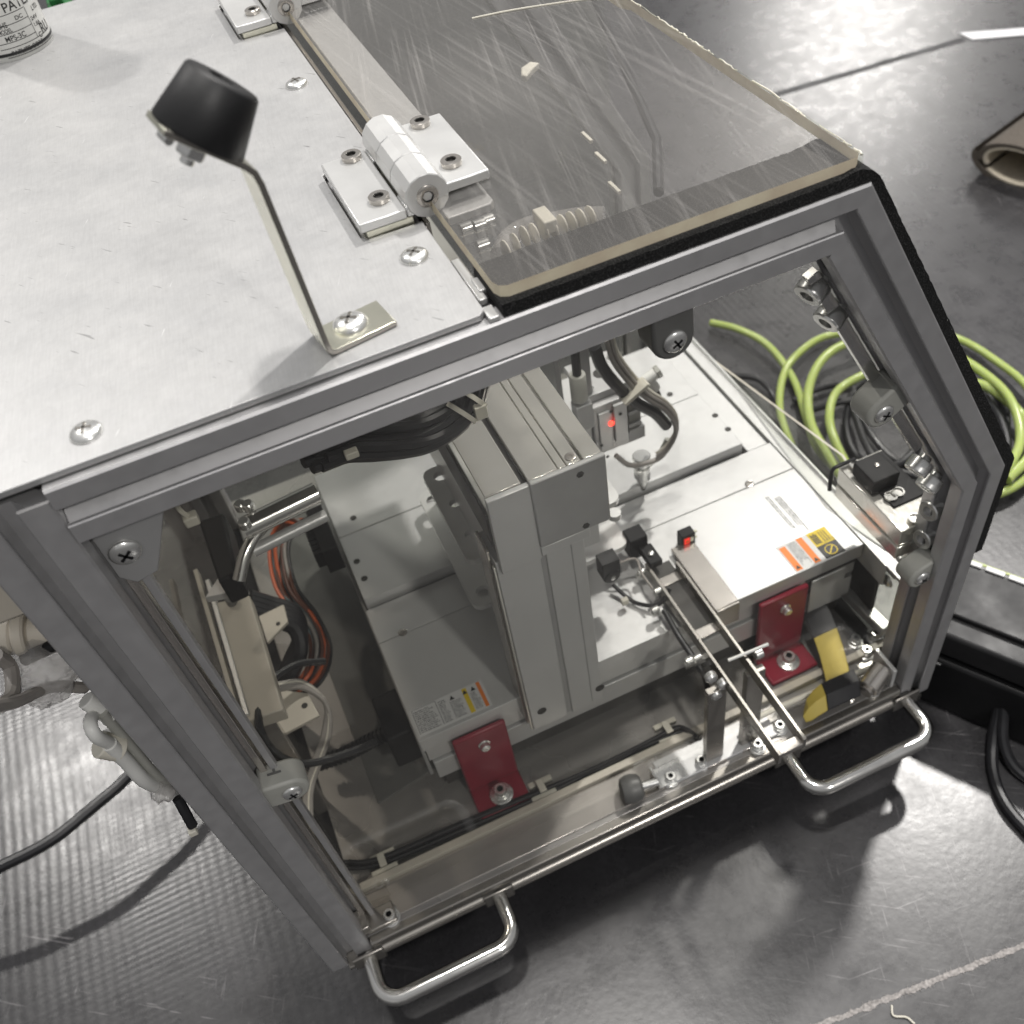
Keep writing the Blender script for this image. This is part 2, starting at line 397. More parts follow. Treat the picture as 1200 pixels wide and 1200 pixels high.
# ------------------------------------------------------------------ machine frame (T-slot profiles)
mach = thing('machine_enclosure', 'grey aluminium profile machine cabinet with clear front window, worn metal top sheet and chamfered corner', 'machine', (200, 200, ZF))
def tslot(a, b, na, nb, u, v, wu, wv, name, parent, slots=(1, 1, 1, 1)):
    """square T-slot profile from a to b (corner line), section spanned by u*wu and v*wv; ends cut square to na, nb"""
    a = Vector(a); b = Vector(b); u = Vector(u); v = Vector(v); d = (b - a).normalized()
    hw = 4.1; ch = .9; dp = 8.; lip = 1.8; iw = 6.5
    def side(W, on):
        c = W / 2
        if not on: return [(ch, 0), (W - ch, 0)]
        return [(ch, 0), (c - hw - .5, 0), (c - hw, .5), (c - hw, lip), (c - iw, lip), (c - iw, lip + 1.6), (c - 2.6, dp), (c + 2.6, dp), (c + iw, lip + 1.6), (c + iw, lip), (c + hw, lip), (c + hw, .5), (c + hw + .5, 0), (W - ch, 0)]
    poly = [(x, y) for x, y in side(wu, slots[0])]
    poly += [(wu - y, x) for x, y in side(wv, slots[1])]
    poly += [(wu - x, wv - y) for x, y in side(wu, slots[2])]
    poly += [(y, wv - x) for x, y in side(wv, slots[3])]
    def pl(p0, nrm, q):
        nrm = Vector(nrm); t = (p0 - q).dot(nrm) / d.dot(nrm); return q + d * t
    A = [pl(a, na, a + u * x + v * y) for x, y in poly]; B = [pl(b, nb, a + u * x + v * y) for x, y in poly]
    n_ = len(poly); g = MB(); flip = u.cross(v).dot(d) > 0
    quads = [(i, (i + 1) % n_, n_ + (i + 1) % n_, n_ + i) for i in range(n_)]
    caps = [tuple(range(n_ - 1, -1, -1)), tuple(range(n_, 2 * n_))]
    fs = quads + caps
    if not flip: fs = [f[::-1] for f in fs]
    g.add(A + B, fs)
    return g.build(name, 'profile', parent, 0, 30)
W_ = 28.
P2 = Vector((320, 0, 0)); P3 = Vector((447, 0, -223)); P4 = Vector((447, 0, -466))
dch = (P3 - P2).normalized(); nch = Vector((dch.z, 0, -dch.x))        # inward normal of chamfer
if nch.x > 0: nch = -nch
m1 = (Vector((1, 0, 0)) + dch).normalized(); m2 = (dch + Vector((0, 0, -1))).normalized()
X, Y, Z = Vector((1, 0, 0)), Vector((0, 1, 0)), Vector((0, 0, 1))
tslot((0, 0, 0), P2, X, m1, Y, -Z, W_, 27, 'top_beam', mach)
tslot(P2, P3, m1, m2, Y, nch, W_, W_, 'chamfer_beam', mach)
tslot(P3, P4, m2, Z, Y, -X, W_, W_, 'vertical_post', mach)
tslot((-31.2, 1.5, -6), (-31.2, 1.5, -466), Z, Z, X, Y, 31, 30, 'vertical_post', mach)
tslot((-31.2, 423, -6), (-31.2, 423, -466), Z, Z, X, Y, 31, 30, 'vertical_post', mach)
tslot((0, 425, 0), P2 + Y * 425, X, m1, Y, -Z, W_, 27, 'top_beam', mach)
tslot(P2 + Y * 425, P3 + Y * 425, m1, m2, Y, nch, W_, W_, 'chamfer_beam', mach)
tslot(P3 + Y * 425, P4 + Y * 425, m2, Z, Y, -X, W_, W_, 'vertical_post', mach)
tslot((-29, 32, -1), (-29, 423, -1), Y, Y, X, -Z, 27, 27, 'side_beam', mach)
tslot((136, 28.2, -1), (136, 425, -1), Y, Y, X, -Z, 26, 27, 'side_beam', mach)
# base
g = MB(); g.box(0, 419, 5, 455, ZB, ZB - 5); g.build('base_plate', 'base_steel', mach, .4)
g = MB(); g.slab([(36, 92, ZB + .3), (92, 100, ZB + .3), (92, 430, ZB + .3), (30, 430, ZB + .3)], (0, 0, 1.5)); g.build('floor_mat', 'dark_clip', mach, .3)
g = MB(); g.box(.5, 418.6, -1, 8, ZB - .2, ZB - 7.5); g.box(.5, 418.6, 1.5, 9, ZB - 7.7, ZB - 11); g.cyl((.5, 1.8, ZB - 16), (418.6, 1.8, ZB - 16), 5, 16)
g.build('bottom_rail', 'stainless_dark', mach, 1.2)
g = MB(); g.box(-31, 447, 10, 450, ZB - 5.2, ZB - 19); g.build('base_pan', 'black_metal', mach, 1)
# stepped feet of the two front posts
g = MB(); g.box(-20, 2, -1, 34, -466.3, -470); g.box(-6, 3, -2, 10, -458, -466); g.build('post_foot', 'stainless_dark', mach, .8)
g = MB(); g.box(416, 440, -2, 30, -466.3, -474); g.box(417, 426, -2, 10, -452, -466); g.build('post_foot', 'dark_slot', mach, .8)
# castors under the base
for cx, cy in ((30, 42), (400, 42), (30, 410), (400, 410)):
    g = MB(); g.box(cx - 18, cx + 18, cy - 18, cy + 18, -465.2, -469); g.box(cx - 12, cx - 9.5, cy - 12, cy + 10, -469, -505); g.box(cx + 9.5, cx + 12, cy - 12, cy + 10, -469, -505)
    c_ = g.build('castor', 'zinc', mach, .5)
    g = MB(); g.lathe((cx - 8.5, cy - 2, ZF + 21), X, [(17, 0), (21, 3), (21, 14), (17, 17)], 28); g.build('castor_wheel', 'rubber', c_)
# left wall panel, back wall, inner left sheet
g = MB(); g.box(-30, -28, 33, 422, -30, -452); g.build('left_side_sheet', 'smoky', mach, .3)  # wall made see-through and tinted to let lamp light reach the interior
g = MB(); g.box(2, 418, 436, 438, -28, -446); g.build('back_sheet', 'side', mach, .3)
# top sheet with notches for the two hinges
top = MB()
zt = 3.; notch = lambda y0, y1: [(161, y0), (159, y0 - .3), (138, y0 + .5), (135.6, y0 + 3), (135.4, y1 - 2), (137, y1), (161, y1)]
poly = [(-62, 3.6), (158, 3.6), (160.5, 6)] + notch(74.5, 137) + notch(309, 372) + [(161, 453), (-62, 453)]
top.slab([(x, y, .6) for x, y in poly], (0, 0, 2.6), 0)
plate = top.build('top_sheet', 'plate', mach, .35)
def plate_screw(x, y, r=5.6, par=None, z=3.2, h_=2.9, name='screw', turn=.4):
    g = MB(); g.pan_screw((x, y, z), Z, r, h_, turn=turn); return g.build(name, ['zinc', 'stainless_dark'], par, origin=(x, y, z))
for i, (x, y) in enumerate(((148.7, 232.3), (149.8, 51.7), (18, 17.9))):
    plate_screw(x, y, 5.8, plate, turn=.3 + i * .5)
# light bare end of the beam between sheet and lid, small silver blocks in the gap
g = MB()
for p_, q_ in (((572, 378), 6), ((560, 345), 7)):
    c_ = at(*p_, 'z', 2); g.box(c_.x + 1, c_.x + 5, c_.y + 1, c_.y + q_ + 3, .3, 2.4)
g.box(161.5, 164.8, 14, 44, -1, 1.6); g.build('gap_shim', 'hinge', mach, .4)
# wall strip below the lid's left edge
g = MB(); g.box(162.4, 164.4, 76, 425, -8, 0.5); g.build('gap_seal', 'stainless', mach, .3)

# foam weather strip, top of beam and down the chamfer
def ribbon(path, th, y0, y1, name):
    g = MB(); n_ = len(path)
    nr = []
    for i in range(n_):
        a = Vector(path[max(i - 1, 0)]); b = Vector(path[min(i + 1, n_ - 1)]); d = (b - a).normalized(); nr.append(Vector((-d[1], d[0])))
    vs = []
    for i, q in enumerate(path):
        q = Vector(q); th = 5.2 if q.x < 305 else min(6.8, 5.2 + (q.x - 305) * .2) if q.y > -222 else 6.5; o = q + nr[i] * th * (1 + random.uniform(-.025, .025))
        for yy in (y0, y1):
            vs.append((q.x, yy, q.y)); vs.append((o.x, yy + random.uniform(-.3, .3), o.y))
    for i in range(n_ - 1):
        b = i * 4; c = b + 4
        g.add([], [])
    base = len(g.v); g.v += [Vector(v) for v in vs]
    for i in range(n_ - 1):
        b = i * 4; c = b + 4
        for f in ((b, b + 1, c + 1, c), (b + 3, b + 2, c + 2, c + 3), (b + 1, b + 3, c + 3, c + 1), (b + 2, b, c, c + 2)): g.f.append(list(f)); g.m.append(0)
    g.f.append([0, 2, 3, 1]); g.m.append(0); e_ = (n_ - 1) * 4; g.f.append([e_, e_ + 1, e_ + 3, e_ + 2]); g.m.append(0)
    return g.build(name, 'foam', mach, 0, 50)
path = [(166 + (312 - 166) * i / 70, .2) for i in range(71)]
cx_, cz_ = 312, -8
path += [(cx_ + 8.5 * math.sin(a), cz_ + 8.2 * math.cos(a)) for a in [k * math.radians(60) / 8 for k in range(1, 9)]]
p0 = Vector((path[-1][0], path[-1][1])); p1 = Vector((447.2, -223)); 
path += [tuple(p0 + (p1 - p0) * (i / 90)) for i in range(1, 91)] + [(447.3, -223 - 82 * i / 25) for i in range(1, 26)]
ribbon(path, 5.2, 1.5, 30, 'foam_strip')

# clear front window behind the profiles
def window_poly(y, ins=0):
    return [(2, y, -22), (P2.x - 14, y, -22), (442 - 14, y, -233), (442 - 14, y, ZB + 1), (2, y, ZB + 1)]
g = MB(); g.slab(window_poly(21), (0, 3, 0), 0, 1); g.build('front_window', ['front', 'front'], mach)
# gasket line inside the opening
def inner_strip(a, b, w1, y0, y1, mat_, name):
    a = Vector(a); b = Vector(b); d = (b - a).normalized(); nn = Vector((d.z, 0, -d.x)); g = MB()
    g.slab([a + Y * y0, b + Y * y0, b + nn * w1 + Y * y0, a + nn * w1 + Y * y0], (0, y1 - y0, 0)); return g.build(name, mat_, mach, .3)
inner_strip((5, 0, -60), (5, 0, ZB + 4), 3.6, 15, 20.5, 'stainless', 'window_channel')
inner_strip((10, 0, -66), (10, 0, ZB + 4), 3.4, 15, 20.5, 'profile', 'window_channel')
inner_strip((307, 0, -49), (392, 0, -198), -6, 16, 20.5, 'chrome', 'window_channel')
inner_strip((318, 0, -50), (398, 0, -190), -3.5, 14, 20, 'hinge', 'window_channel')
xs_ = at(1050, 700, 'y', 33).x; inner_strip((xs_, 0, -335), (xs_, 0, ZB + 8), -6, 28, 34, 'cream', 'window_channel')

# window clips: rounded grey plastic bracket with a cross-head screw
def window_clip(x, z, ang, mat_, label):
    t = thing('window_clip', label, 'clip', (x, 15, z), 'plastic clips holding the front window')
    ca, sa = math.cos(ang), math.sin(ang)
    g = MB(); pts = []
    for k in range(13):
        a = math.pi * k / 12 - math.pi / 2; pts.append((6 + 9.5 * math.cos(a), 9.5 * math.sin(a)))
    pts += [(-9, 9.5), (-9, -9.5)]
    g.slab([(x + u * ca - v * sa, 19.5, z + u * sa + v * ca) for u, v in pts], (0, -15, 0)); g.build('clip_body', mat_, t, 1.6)
    g = MB(); g.slab([(x + u * ca - v * sa, 13.0, z + u * sa + v * ca) for u, v in ((-4, 9.9), (3, 9.9), (3, 8), (-4, 8))], (0, -1.2, 0)); g.slab([(x + u * ca - v * sa, 16.5, z + u * sa + v * ca) for u, v in ((-1, 9.9), (.4, 9.9), (.4, 8), (-1, 8))], (0, -3.5, 0)); g.build('notch', 'dark_clip', t)
    cx, cz = x + 6 * ca, z + 6 * sa
    g = MB(); g.pan_screw((cx, 4.4, cz), -Y, 5.4, 2.6, turn=ang + .5); g.build('screw', ['zinc', 'black_metal'], t)
    g = MB(); g.box(-4, 4, -.4, 0, -1.2, 1.2)
    return t
c = at(1036, 478, 'y', 8); window_clip(c.x + 2, c.z + 4, math.radians(215), 'clip', 'light grey round window clip halfway down the slanted frame corner')
c = at(1084, 672, 'y', 8); window_clip(c.x, c.z + 5, math.radians(200), 'clip', 'light grey round window clip on the right post above the black and yellow strap')
c = at(332, 925, 'y', 8); window_clip(c.x - 2, c.z + 1, math.radians(-12), 'clip', 'grey round window clip low on the inside of the left post')
c = at(785, 392, 'y', 8); window_clip(c.x, c.z + 5, math.radians(-88), 'dark_clip', 'dark grey window clip hanging under the top beam')
# corner plate with screw, upper left
t = thing('corner_bracket', 'dark flat corner bracket with one large cross-head screw at the upper left of the window', 'bracket', (7, 15, -52))
g = MB(); g.slab([(0, 14, -27), (38, 14, -27), (30, 14, -33), (20, 14, -54), (14, 14, -66), (5, 14, -68), (0, 14, -62)], (0, 3, 0)); g.build('bracket_plate', 'robot_grey', t, .5)
c = at(147, 650, 'y', 12); g = MB(); g.pan_screw((c.x, 13.8, c.z), -Y, 6.2, 3, turn=.7); g.build('screw', ['zinc', 'black_metal'], t)

# ------------------------------------------------------------------ hinges
def hinge(dy, label):
    t = thing('hinge', label, 'hinge', (164, 104 + dy, 3.2), 'silver block hinges between top sheet and lid')
    y0, y1 = 74.2 + dy, 131.5 + dy
    g = MB(); g.box(135.6, 155.6, y0, y1, 6.4, 10.4); g.box(155.7, 159.5, y0, y0 + 12.5, 6.6, 10.6); g.box(155.7, 159.5, y1 - 12.5, y1, 6.6, 10.6)
    g.build('hinge_leaf', 'hinge', t, .6)
    g = MB(); g.box(173.2, 192.3, y0, y1 + 1, 11.2, 15.2); g.box(168, 173.1, y0 + 20, y1 - 20, 10.9, 14.9); g.build('hinge_leaf', 'hinge', t, .6)
    g = MB(); g.box(138, 158, y0 + 1, y1 - 1, -1, 6.2); g.build('spacer_block', 'yellow_zinc', t, .4)
    cxh, czh = 165.2, 13.2
    for ya, yb in ((y0 - .5, y0 + 19), (y0 + 19.4, y1 - 19.5), (y1 - 19.1, y1 + 1.5)):
        g = MB(); L = yb - ya
        g.lathe((cxh, ya, czh), Y, [(8.9, 0), (9.3, .4), (9.3, L - .4), (8.9, L)], 14); g.build('hinge_knuckle', 'hinge', t, 0, 20)
    g = MB(); g.lathe((cxh, y0 - .4, czh), -Y, [(4.6, 0), (4.6, .5), (4.0, .9), (2.4, .9)], 24, 0, (True, False)); g.lathe((cxh, y0 - .4, czh), -Y, [(2.4, .9), (2.2, .6), (2.2, -.2), (.01, -.2)], 6, 1, (False, True)); g.build('pivot_screw', ['stainless', 'black_metal'], t)
    for sx_, sy_, z_ in ((148.8, 127.2 + dy, 10.4), (148.6, 87.2 + dy, 10.4), (181.5, 127 + dy, 15.2), (181, 87.2 + dy, 15.2)):
        g = MB(); g.socket_screw((sx_, sy_, z_), Z, 4.4, 2.5); g.build('hinge_screw', ['stainless', 'dark_slot'], t)
    return t
hinge(0, 'silver block hinge nearest the front beam with a round knuckle and four socket screws')
hinge(235, 'silver block hinge farther back, cut off by the top of the picture')

# ------------------------------------------------------------------ clear lid
lid = thing('acrylic_lid', 'scratched clear acrylic lid hinged over the right part of the machine', 'lid', (240, 100, 6))
g = MB(); zl = 6.2
poly = [(170, 4), (314, 4), (316.2, 6)]
poly += [(316.2, 190), (313, 197), (313, 448), (166, 448), (166, 9)] + [(167.2, 5.6)]
g.slab([(x, y, zl) for x, y in poly], (0, 0, 4.8), 0, 1); g.build('acrylic_sheet', ['lid', 'amber_edge'], lid)
# clear bright edge where the sheet was bent on the right
g = MB(); g.box(316.3, 317.8, 4.5, 190, 6.0, 11.2); g.build('bent_edge', 'side', lid, .8)
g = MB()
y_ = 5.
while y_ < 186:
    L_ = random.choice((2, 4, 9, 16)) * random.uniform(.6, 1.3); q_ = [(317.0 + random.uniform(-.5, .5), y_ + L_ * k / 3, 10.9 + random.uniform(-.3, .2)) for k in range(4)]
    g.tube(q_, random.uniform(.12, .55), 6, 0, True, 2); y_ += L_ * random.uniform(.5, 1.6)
g.build('edge_glint', 'nylon', lid)  # pale slivers imitate highlights along the bent edge
g = MB(); g.tube([(314, 196, 11.2), (300, 206, 11.3), (280, 215, 11.2), (262, 221, 11.4), (244, 226, 11.2)], .5, 6); g.build('cracked_edge', 'nylon', lid)
# stiffener bar seen beneath the hinge side of the lid
g = MB(); g.slab([(169.5, 66, 2), (188, 66, 2), (190, 68, 2), (190.5, 440, 2), (169.5, 440, 2)], (0, 0, 3.6)); g.build('stiffener_bar', 'robot', lid, .5)
g = MB(); g.box(168, 196, 62, 66, 2, 6.0)

# ------------------------------------------------------------------ rubber stop on bent strip
t = thing('rubber_stop', 'black rubber bumper on a bent zinc steel strip screwed to the top sheet', 'bumper', (115, 19, 3.3)); stop = t
def strip(path, y0, y1, th, name, mat_, par, bev=.3):
    g = MB(); n_ = len(path); off = []
    for i, q in enumerate(path):
        a = Vector(path[max(i - 1, 0)]); b = Vector(path[min(i + 1, n_ - 1)]); d = (b - a).normalized(); off.append(Vector((-d.y, d.x)))
    out = [Vector(q) for q in path] + [Vector(path[i]) + off[i] * th for i in range(n_ - 1, -1, -1)]
    g.slab([(q.x, y0, q.y) for q in out], (0, y1 - y0, 0), 1, 0); return g.build(name, [mat_, 'stainless_dark'], par, bev)
pth = [(129.2, 3.3), (105.5, 3.3), (103.2, 4.0), (102.0, 5.6), (101.6, 9), (98.7, 71), (98.1, 74.5), (96.2, 77.2), (78.3, 94.8)]
strip([(x, z) for x, z in pth], 10.5, 27, -2.1, 'bent_strip', 'yellow_zinc', t, .35)
ax = Vector((.72, 0, .70)).normalized(); c0 = Vector((88.6, 18.7, 87.4))
g = MB(); g.lathe(c0, ax, [(13.4, 0), (13.8, .8), (10.9, 17.0), (10.2, 17.8), (4.4, 17.9), (4.2, 17.3), (3.6, 9)], 40); g.build('rubber_bumper', 'rubber', t, 0, 50)
g = MB(); g.lathe(c0 - ax * 2.4, -ax, [(4.6, 0), (4.6, 3.2), (4.0, 3.8)], 6); g.cyl(c0 - ax * 6, c0 - ax * 8.4, 2.2, 12); g.build('nut', 'zinc', t, .3)
g = MB(); g.cyl((79.2, 17, 93), (79.9, 13, 91.8), 1.5, 10); g.build('weld_bead', 'zinc', t)
plate_screw(115.4, 20.4, 6.6, t, 5.0, 3.6, 'screw', .9)
stop.rotation_euler = (0, 0, math.radians(9)); stop.location.y += .0015

# ------------------------------------------------------------------ signal tower can, green part at its back
cc = Vector((16.5, 401, 3.2)); cr = 22.5
t = thing('signal_tower_base', 'white round base of a signal light with a printed rating label on the top sheet', 'signal light', cc)
g = MB(); g.lathe(cc, Z, [(22.0, 0), (22.3, 3.0), (22.7, 3.0), (22.7, 100), (22, 101)], 64); g.build('housing', 'white', t)
g = MB(); g.lathe(cc + Z * 3.1, Z, [(22.85, 0), (22.95, .2), (22.95, 1.4), (22.85, 1.6)], 64, 0, (False, False)); g.build('seal_ring', 'rubber', t)
def flat_text(txt, size, name, mat_, mapper, par, width=None):
    cu = bpy.data.curves.new(name, 'FONT'); cu.body = txt; cu.size = size; cu.align_x = 'LEFT'; cu.offset = size * .012
    o = bpy.data.objects.new(name, cu); col.objects.link(o)
    dg = bpy.context.evaluated_depsgraph_get(); me = bpy.data.meshes.new_from_object(o.evaluated_get(dg))
    bpy.data.objects.remove(o); bpy.data.curves.remove(cu)
    sc = 1.
    if width:
        mxv = max(v.co.x for v in me.vertices); sc = width / mxv
    pw = Vector((0, 0, 0)); q = par
    while q is not None: pw += Vector(q.location); q = q.parent
    for v in me.vertices: v.co = Vector(mapper(v.co.x * sc, v.co.y)) * S - pw
    me.materials.clear(); me.materials.append(M[mat_])
    o = bpy.data.objects.new(name, me); col.objects.link(o); o.parent = par
    return o
def on_can(ang0, z0, dz=.15):
    def f(x, y):
        a = ang0 + x / cr; r = 22.7 + dz
        return (cc.x + r * math.cos(a), cc.y + r * math.sin(a), cc.z + z0 + y)
    return f
A0 = math.radians(-114)
for txt, size, a, z0, wd in (('CE', 10, -1, 22.5, 11), ('to RoHS', 4.2, 1.5, 17.6, 11), ('PATLITE', 7, 14, 24.8, 25), ('LTD.', 3.6, 31, 19.6, 7), ('MODEL', 3, 6, 14.9, 8), ('MPS-3C', 4, 8, 10.4, 12), ('PATLITE CORP.', 3.4, 8, 3.0, 21), ('24V', 3, 27, 15.6, 6), ('1.8A', 3, 27, 12.2, 6), ('RU', 8, 30.5, 6.8, 9), ('C', 4, 27.3, 6.0, 2.6), ('DC', 3, 18, 19.6, 5)):
    flat_text(txt, size, 'lettering', 'ink', on_can(A0 + a / cr, z0), t, wd)
g = MB()
def canline(a0, a1, z0, th=.35):
    f = on_can(A0, 0, .12); n_ = 14; vs = []
    for i in range(n_ + 1):
        x = a0 + (a1 - a0) * i / n_; vs += [f(x, z0), f(x, z0 + th)]
    g.add(vs, [(2 * i, 2 * i + 2, 2 * i + 3, 2 * i + 1) for i in range(n_)])
for z_ in (23.6, 18.4, 14.2, 9.6, 6.8): canline(3, 26 if z_ > 7 else 38, z_)
for a_ in (26,): canline(a_, a_ + .35, 6.8, 17)
canline(5, 40, 2.0)
g.build('label_rule', 'ink', t)
c = at(70, 4, 'z', -20); g = MB(); g.box(c.x - 9, c.x + 9, c.y - 10, c.y + 22, -46, -20); g.box(c.x - 6, c.x + 3, c.y - 6, c.y + 8, -20, -14); tag(g.build('green_terminal', 'green_box', None, 1.5), 'green plastic block just showing behind the top sheet at the upper left', 'terminal')

# ------------------------------------------------------------------ front handles
def handle(x0, x1, z, label):
    t = thing('pull_handle', label, 'handle', ((x0 + x1) / 2, 0, z), 'bent steel handles on the bottom rail')
    yo = -34.5; r = 5.4; R_ = 14
    pts = [(x0, 0, z), (x0, yo + R_, z)]
    for k in range(1, 7): a = math.pi / 2 * k / 6; pts.append((x0 + R_ - R_ * math.cos(a), yo + R_ - R_ * math.sin(a), z))
    for k in range(0, 7): a = math.pi / 2 * k / 6; pts.append((x1 - R_ + R_ * math.sin(a), yo + R_ - R_ * math.cos(a), z))
    pts += [(x1, 0, z)]
    g = MB(); g.tube(pts, r, 16, 0, False); g.build('bar', 'chrome', t)
    for x in (x0, x1):
        g = MB(); g.box(x - 11, x + 11, -3.4, -1, z - 8, z + 8); g.build('foot_plate', 'stainless_dark', t, 1.)
handle(-4.5, 91, -462, 'bright bent steel handle at the lower left of the machine')
handle(322, 424, -462, 'bright bent steel handle at the lower right below the black and yellow strap')

# ------------------------------------------------------------------ linear robot
rob = thing('linear_robot', 'silver linear robot with a wide base, upright column and upper arm inside the machine', 'robot', (250, 190, ZB))
def boxo(name, mat_, par, *a, bevel=.5):
    g = MB(); g.box(*a); return g.build(name, mat_, par, bevel)
zt_ = -357.
boxo('base_body', 'robot', rob, 82, 424, 76, 345, -371, -392)
boxo('base_rail', 'robot', rob, 84, 422, 74, 345, -394, -416)
boxo('base_core', 'dark_slot', rob, 88, 418, 80, 340, -388, -440)
boxo('front_cover', 'robot', rob, 80, 425, 72, 159.4, zt_, -371)
boxo('rear_cover', 'robot', rob, 80, 425, 160.2, 192.8, zt_ - .3, -371)
boxo('recess', 'dark_slot', rob, 84, 422, 193, 210, -366, -371)  # dark strip, shade of the gap put into its colour
boxo('slide_table', 'robot', rob, 82, 401, 195, 262.6, -348, -360)
boxo('slide_table', 'robot', rob, 82, 401, 263.4, 340, -348.2, -360)
boxo('side_rail', 'robot', rob, 405, 423, 193, 345, zt_ - .5, -371)
for x0, x1 in ((84, 86.5), (418, 420.5)): boxo('end_plate', 'robot_grey', rob, x0 - 5 if x0 < 100 else x0 + 4, x1 - 5 if x0 < 100 else x1 + 4.6, 78, 340, -372, -414)
# front face details right: recessed panel
boxo('panel', 'robot', rob, 383, 412, 70.6, 71.9, -374, -412, bevel=.4)
boxo('panel', 'dark_slot', rob, 378, 420, 71.3, 75.9, -371.3, -373)
for px, py, z_ in ((472, 741, zt_), (878, 567, zt_)):
    c = at(px, py, 'z', z_); g = MB(); g.lathe((c.x, c.y, z_ - .1), Z, [(3.4, 0), (3.4, .35), (3.1, .5), (1.6, .5), (1.5, .1), (.01, .1)], 20); g.build('cover_screw', 'stainless', rob)
for px, py in ((418, 658), (427, 678), (838, 487), (853, 503), (414, 607), (785, 462)):
    c = at(px, py, 'z', -348); g = MB(); g.lathe((c.x, c.y, -348.05), Z, [(2.6, 0), (2.6, .25), (2.2, .25), (2.0, .12), (.01, .12)], 16); g.build('screw_hole', 'dark_slot', rob)
# column and arm
boxo('column', 'robot', rob, 155, 181, 60, 86, -200, -384, bevel=.6)
boxo('column', 'robot', rob, 184.5, 208, 60, 86, -200, -384, bevel=.6)
boxo('column_slot', 'robot_grey', rob, 181, 184.5, 61.2, 86, -200, -383, bevel=0)
boxo('column_side', 'stainless', rob, 152.6, 154.8, 66, 84, -196, -383)
boxo('column_side', 'robot_polished', rob, 153.6, 154.9, 61, 64, -205, -384, bevel=.3)
boxo('column_rib', 'robot_grey', rob, 199.6, 200.2, 59.6, 60.2, -206, -380, bevel=0)
boxo('column_bracket', 'robot', rob, 157, 181, 56.4, 60, -148, -207)
boxo('column_bracket', 'robot', rob, 181.2, 211, 56.6, 60, -199, -206)
for px, py in ((635, 833), (703, 806)):
    c = at(px, py, 'y', 60); g = MB(); g.lathe((c.x, 60.05, c.z), -Y, [(3.4, 0), (3.4, .4), (2.9, .5), (2.2, .1), (.01, .1)], 20); g.build('column_screw', 'dark_slot', rob)
boxo('arm_side_beam', 'robot_polished', rob, 157.5, 177.6, 60.2, 330, -147.3, -196)
boxo('arm_groove', 'dark_slot', rob, 177.6, 181, 60, 330, -150, -196)
boxo('arm_cover', 'robot_polished', rob, 181, 197.7, 58.2, 330, -146.2, -152)
boxo('arm_cover', 'robot_polished', rob, 198.2, 202.6, 58.2, 330, -146.5, -152)
boxo('arm_cover', 'robot_polished', rob, 203.0, 210.8, 58.2, 330, -146.3, -152)
boxo('arm_cover', 'robot_polished', rob, 212.2, 222.6, 58.2, 330, -146.2, -152)
boxo('arm_body', 'robot', rob, 182, 222, 60.1, 330, -151.5, -195)
boxo('arm_end_cap', 'robot_grey', rob, 180.6, 223.4, 54.6, 58, -145.6, -196.5, bevel=1.)
g = MB(); g.lathe((207, 63, -146.2), Z, [(2.9, 0), (2.9, .4), (2.5, .5), (1.2, .5), (1.1, .1), (.01, .1)], 20); g.build('cover_screw', 'stainless', rob)
for px, py in ((680, 556), (687, 616)):
    c = at(px, py, 'y', 54.5); g = MB(); g.lathe((c.x, 54.7, c.z), -Y, [(2.2, 0), (2.2, .4), (1.7, .5), (.01, .2)], 6); g.build('cap_screw', 'dark_slot', rob)
c = at(690, 635, 'y', 57); 
boxo('side_rail_groove', 'dark_slot', rob, 156.4, 157.5, 64, 320, -165, -190, bevel=0)
# mounting plates under the arm, with round holes
def holed_plate(x0, x1, y0, y1, z0, z1, holes, name, mat_, par):
    "plate with round through holes (x, y, r)"
    bm = bmesh.new(); g = MB()
    outer = []
    rc = 7
    for cx, cy, a0 in ((x1 - rc, y0 + rc, -90), (x1 - rc, y1 - rc, 0), (x0 + rc, y1 - rc, 90), (x0 + rc, y0 + rc, 180)):
        for k in range(5): a = math.radians(a0 + 22.5 * k); outer.append((cx + rc * math.cos(a), cy + rc * math.sin(a)))
    loops = [outer] + [[(hx + r * math.cos(2 * math.pi * k / 20), hy + r * math.sin(2 * math.pi * k / 20)) for k in range(20)] for hx, hy, r in holes]
    edges = []
    for L in loops:
        vs = [bm.verts.new((x * S, y * S, z0 * S)) for x, y in L]
        for i in range(len(vs)): edges.append(bm.edges.new((vs[i], vs[(i + 1) % len(vs)])))
    r_ = bmesh.ops.triangle_fill(bm, edges=edges, use_beauty=True)
    ext = bmesh.ops.extrude_face_region(bm, geom=[f for f in bm.faces])
    for v in [e for e in ext['geom'] if isinstance(e, bmesh.types.BMVert)]: v.co.z = z1 * S
    bmesh.ops.recalc_face_normals(bm, faces=bm.faces)
    me = bpy.data.meshes.new(name); bm.to_mesh(me); bm.free(); me.materials.append(M[mat_])
    pw = Vector((0, 0, 0)); q = par
    while q is not None: pw += Vector(q.location); q = q.parent
    o = bpy.data.objects.new(name, me); col.objects.link(o); o.parent = par; o.location = -pw
    return o
h1 = at(533, 590, 'z', -258); h2 = at(551, 626, 'z', -258); h0 = at(516, 558, 'z', -258)
hr = at(730, 603, 'z', -258)
holed_plate(150, 258, h2.y - 22, h0.y + 10, -262, -257.5, [(h1.x, h1.y, 3.6), (h2.x, h2.y, 3.6), (h0.x, h0.y, 4.6), (hr.x - 4, hr.y + 4, 4.2)], 'mounting_plate', 'hinge', rob)
h3 = at(566, 693, 'z', -330); h4 = at(507, 586, 'z', -330)
holed_plate(h4.x - 9, 270, h3.y - 12, h4.y + 12, -334, -330, [(h3.x, h3.y, 5), (h4.x, h4.y, 5)], 'mounting_plate', 'hinge', rob)
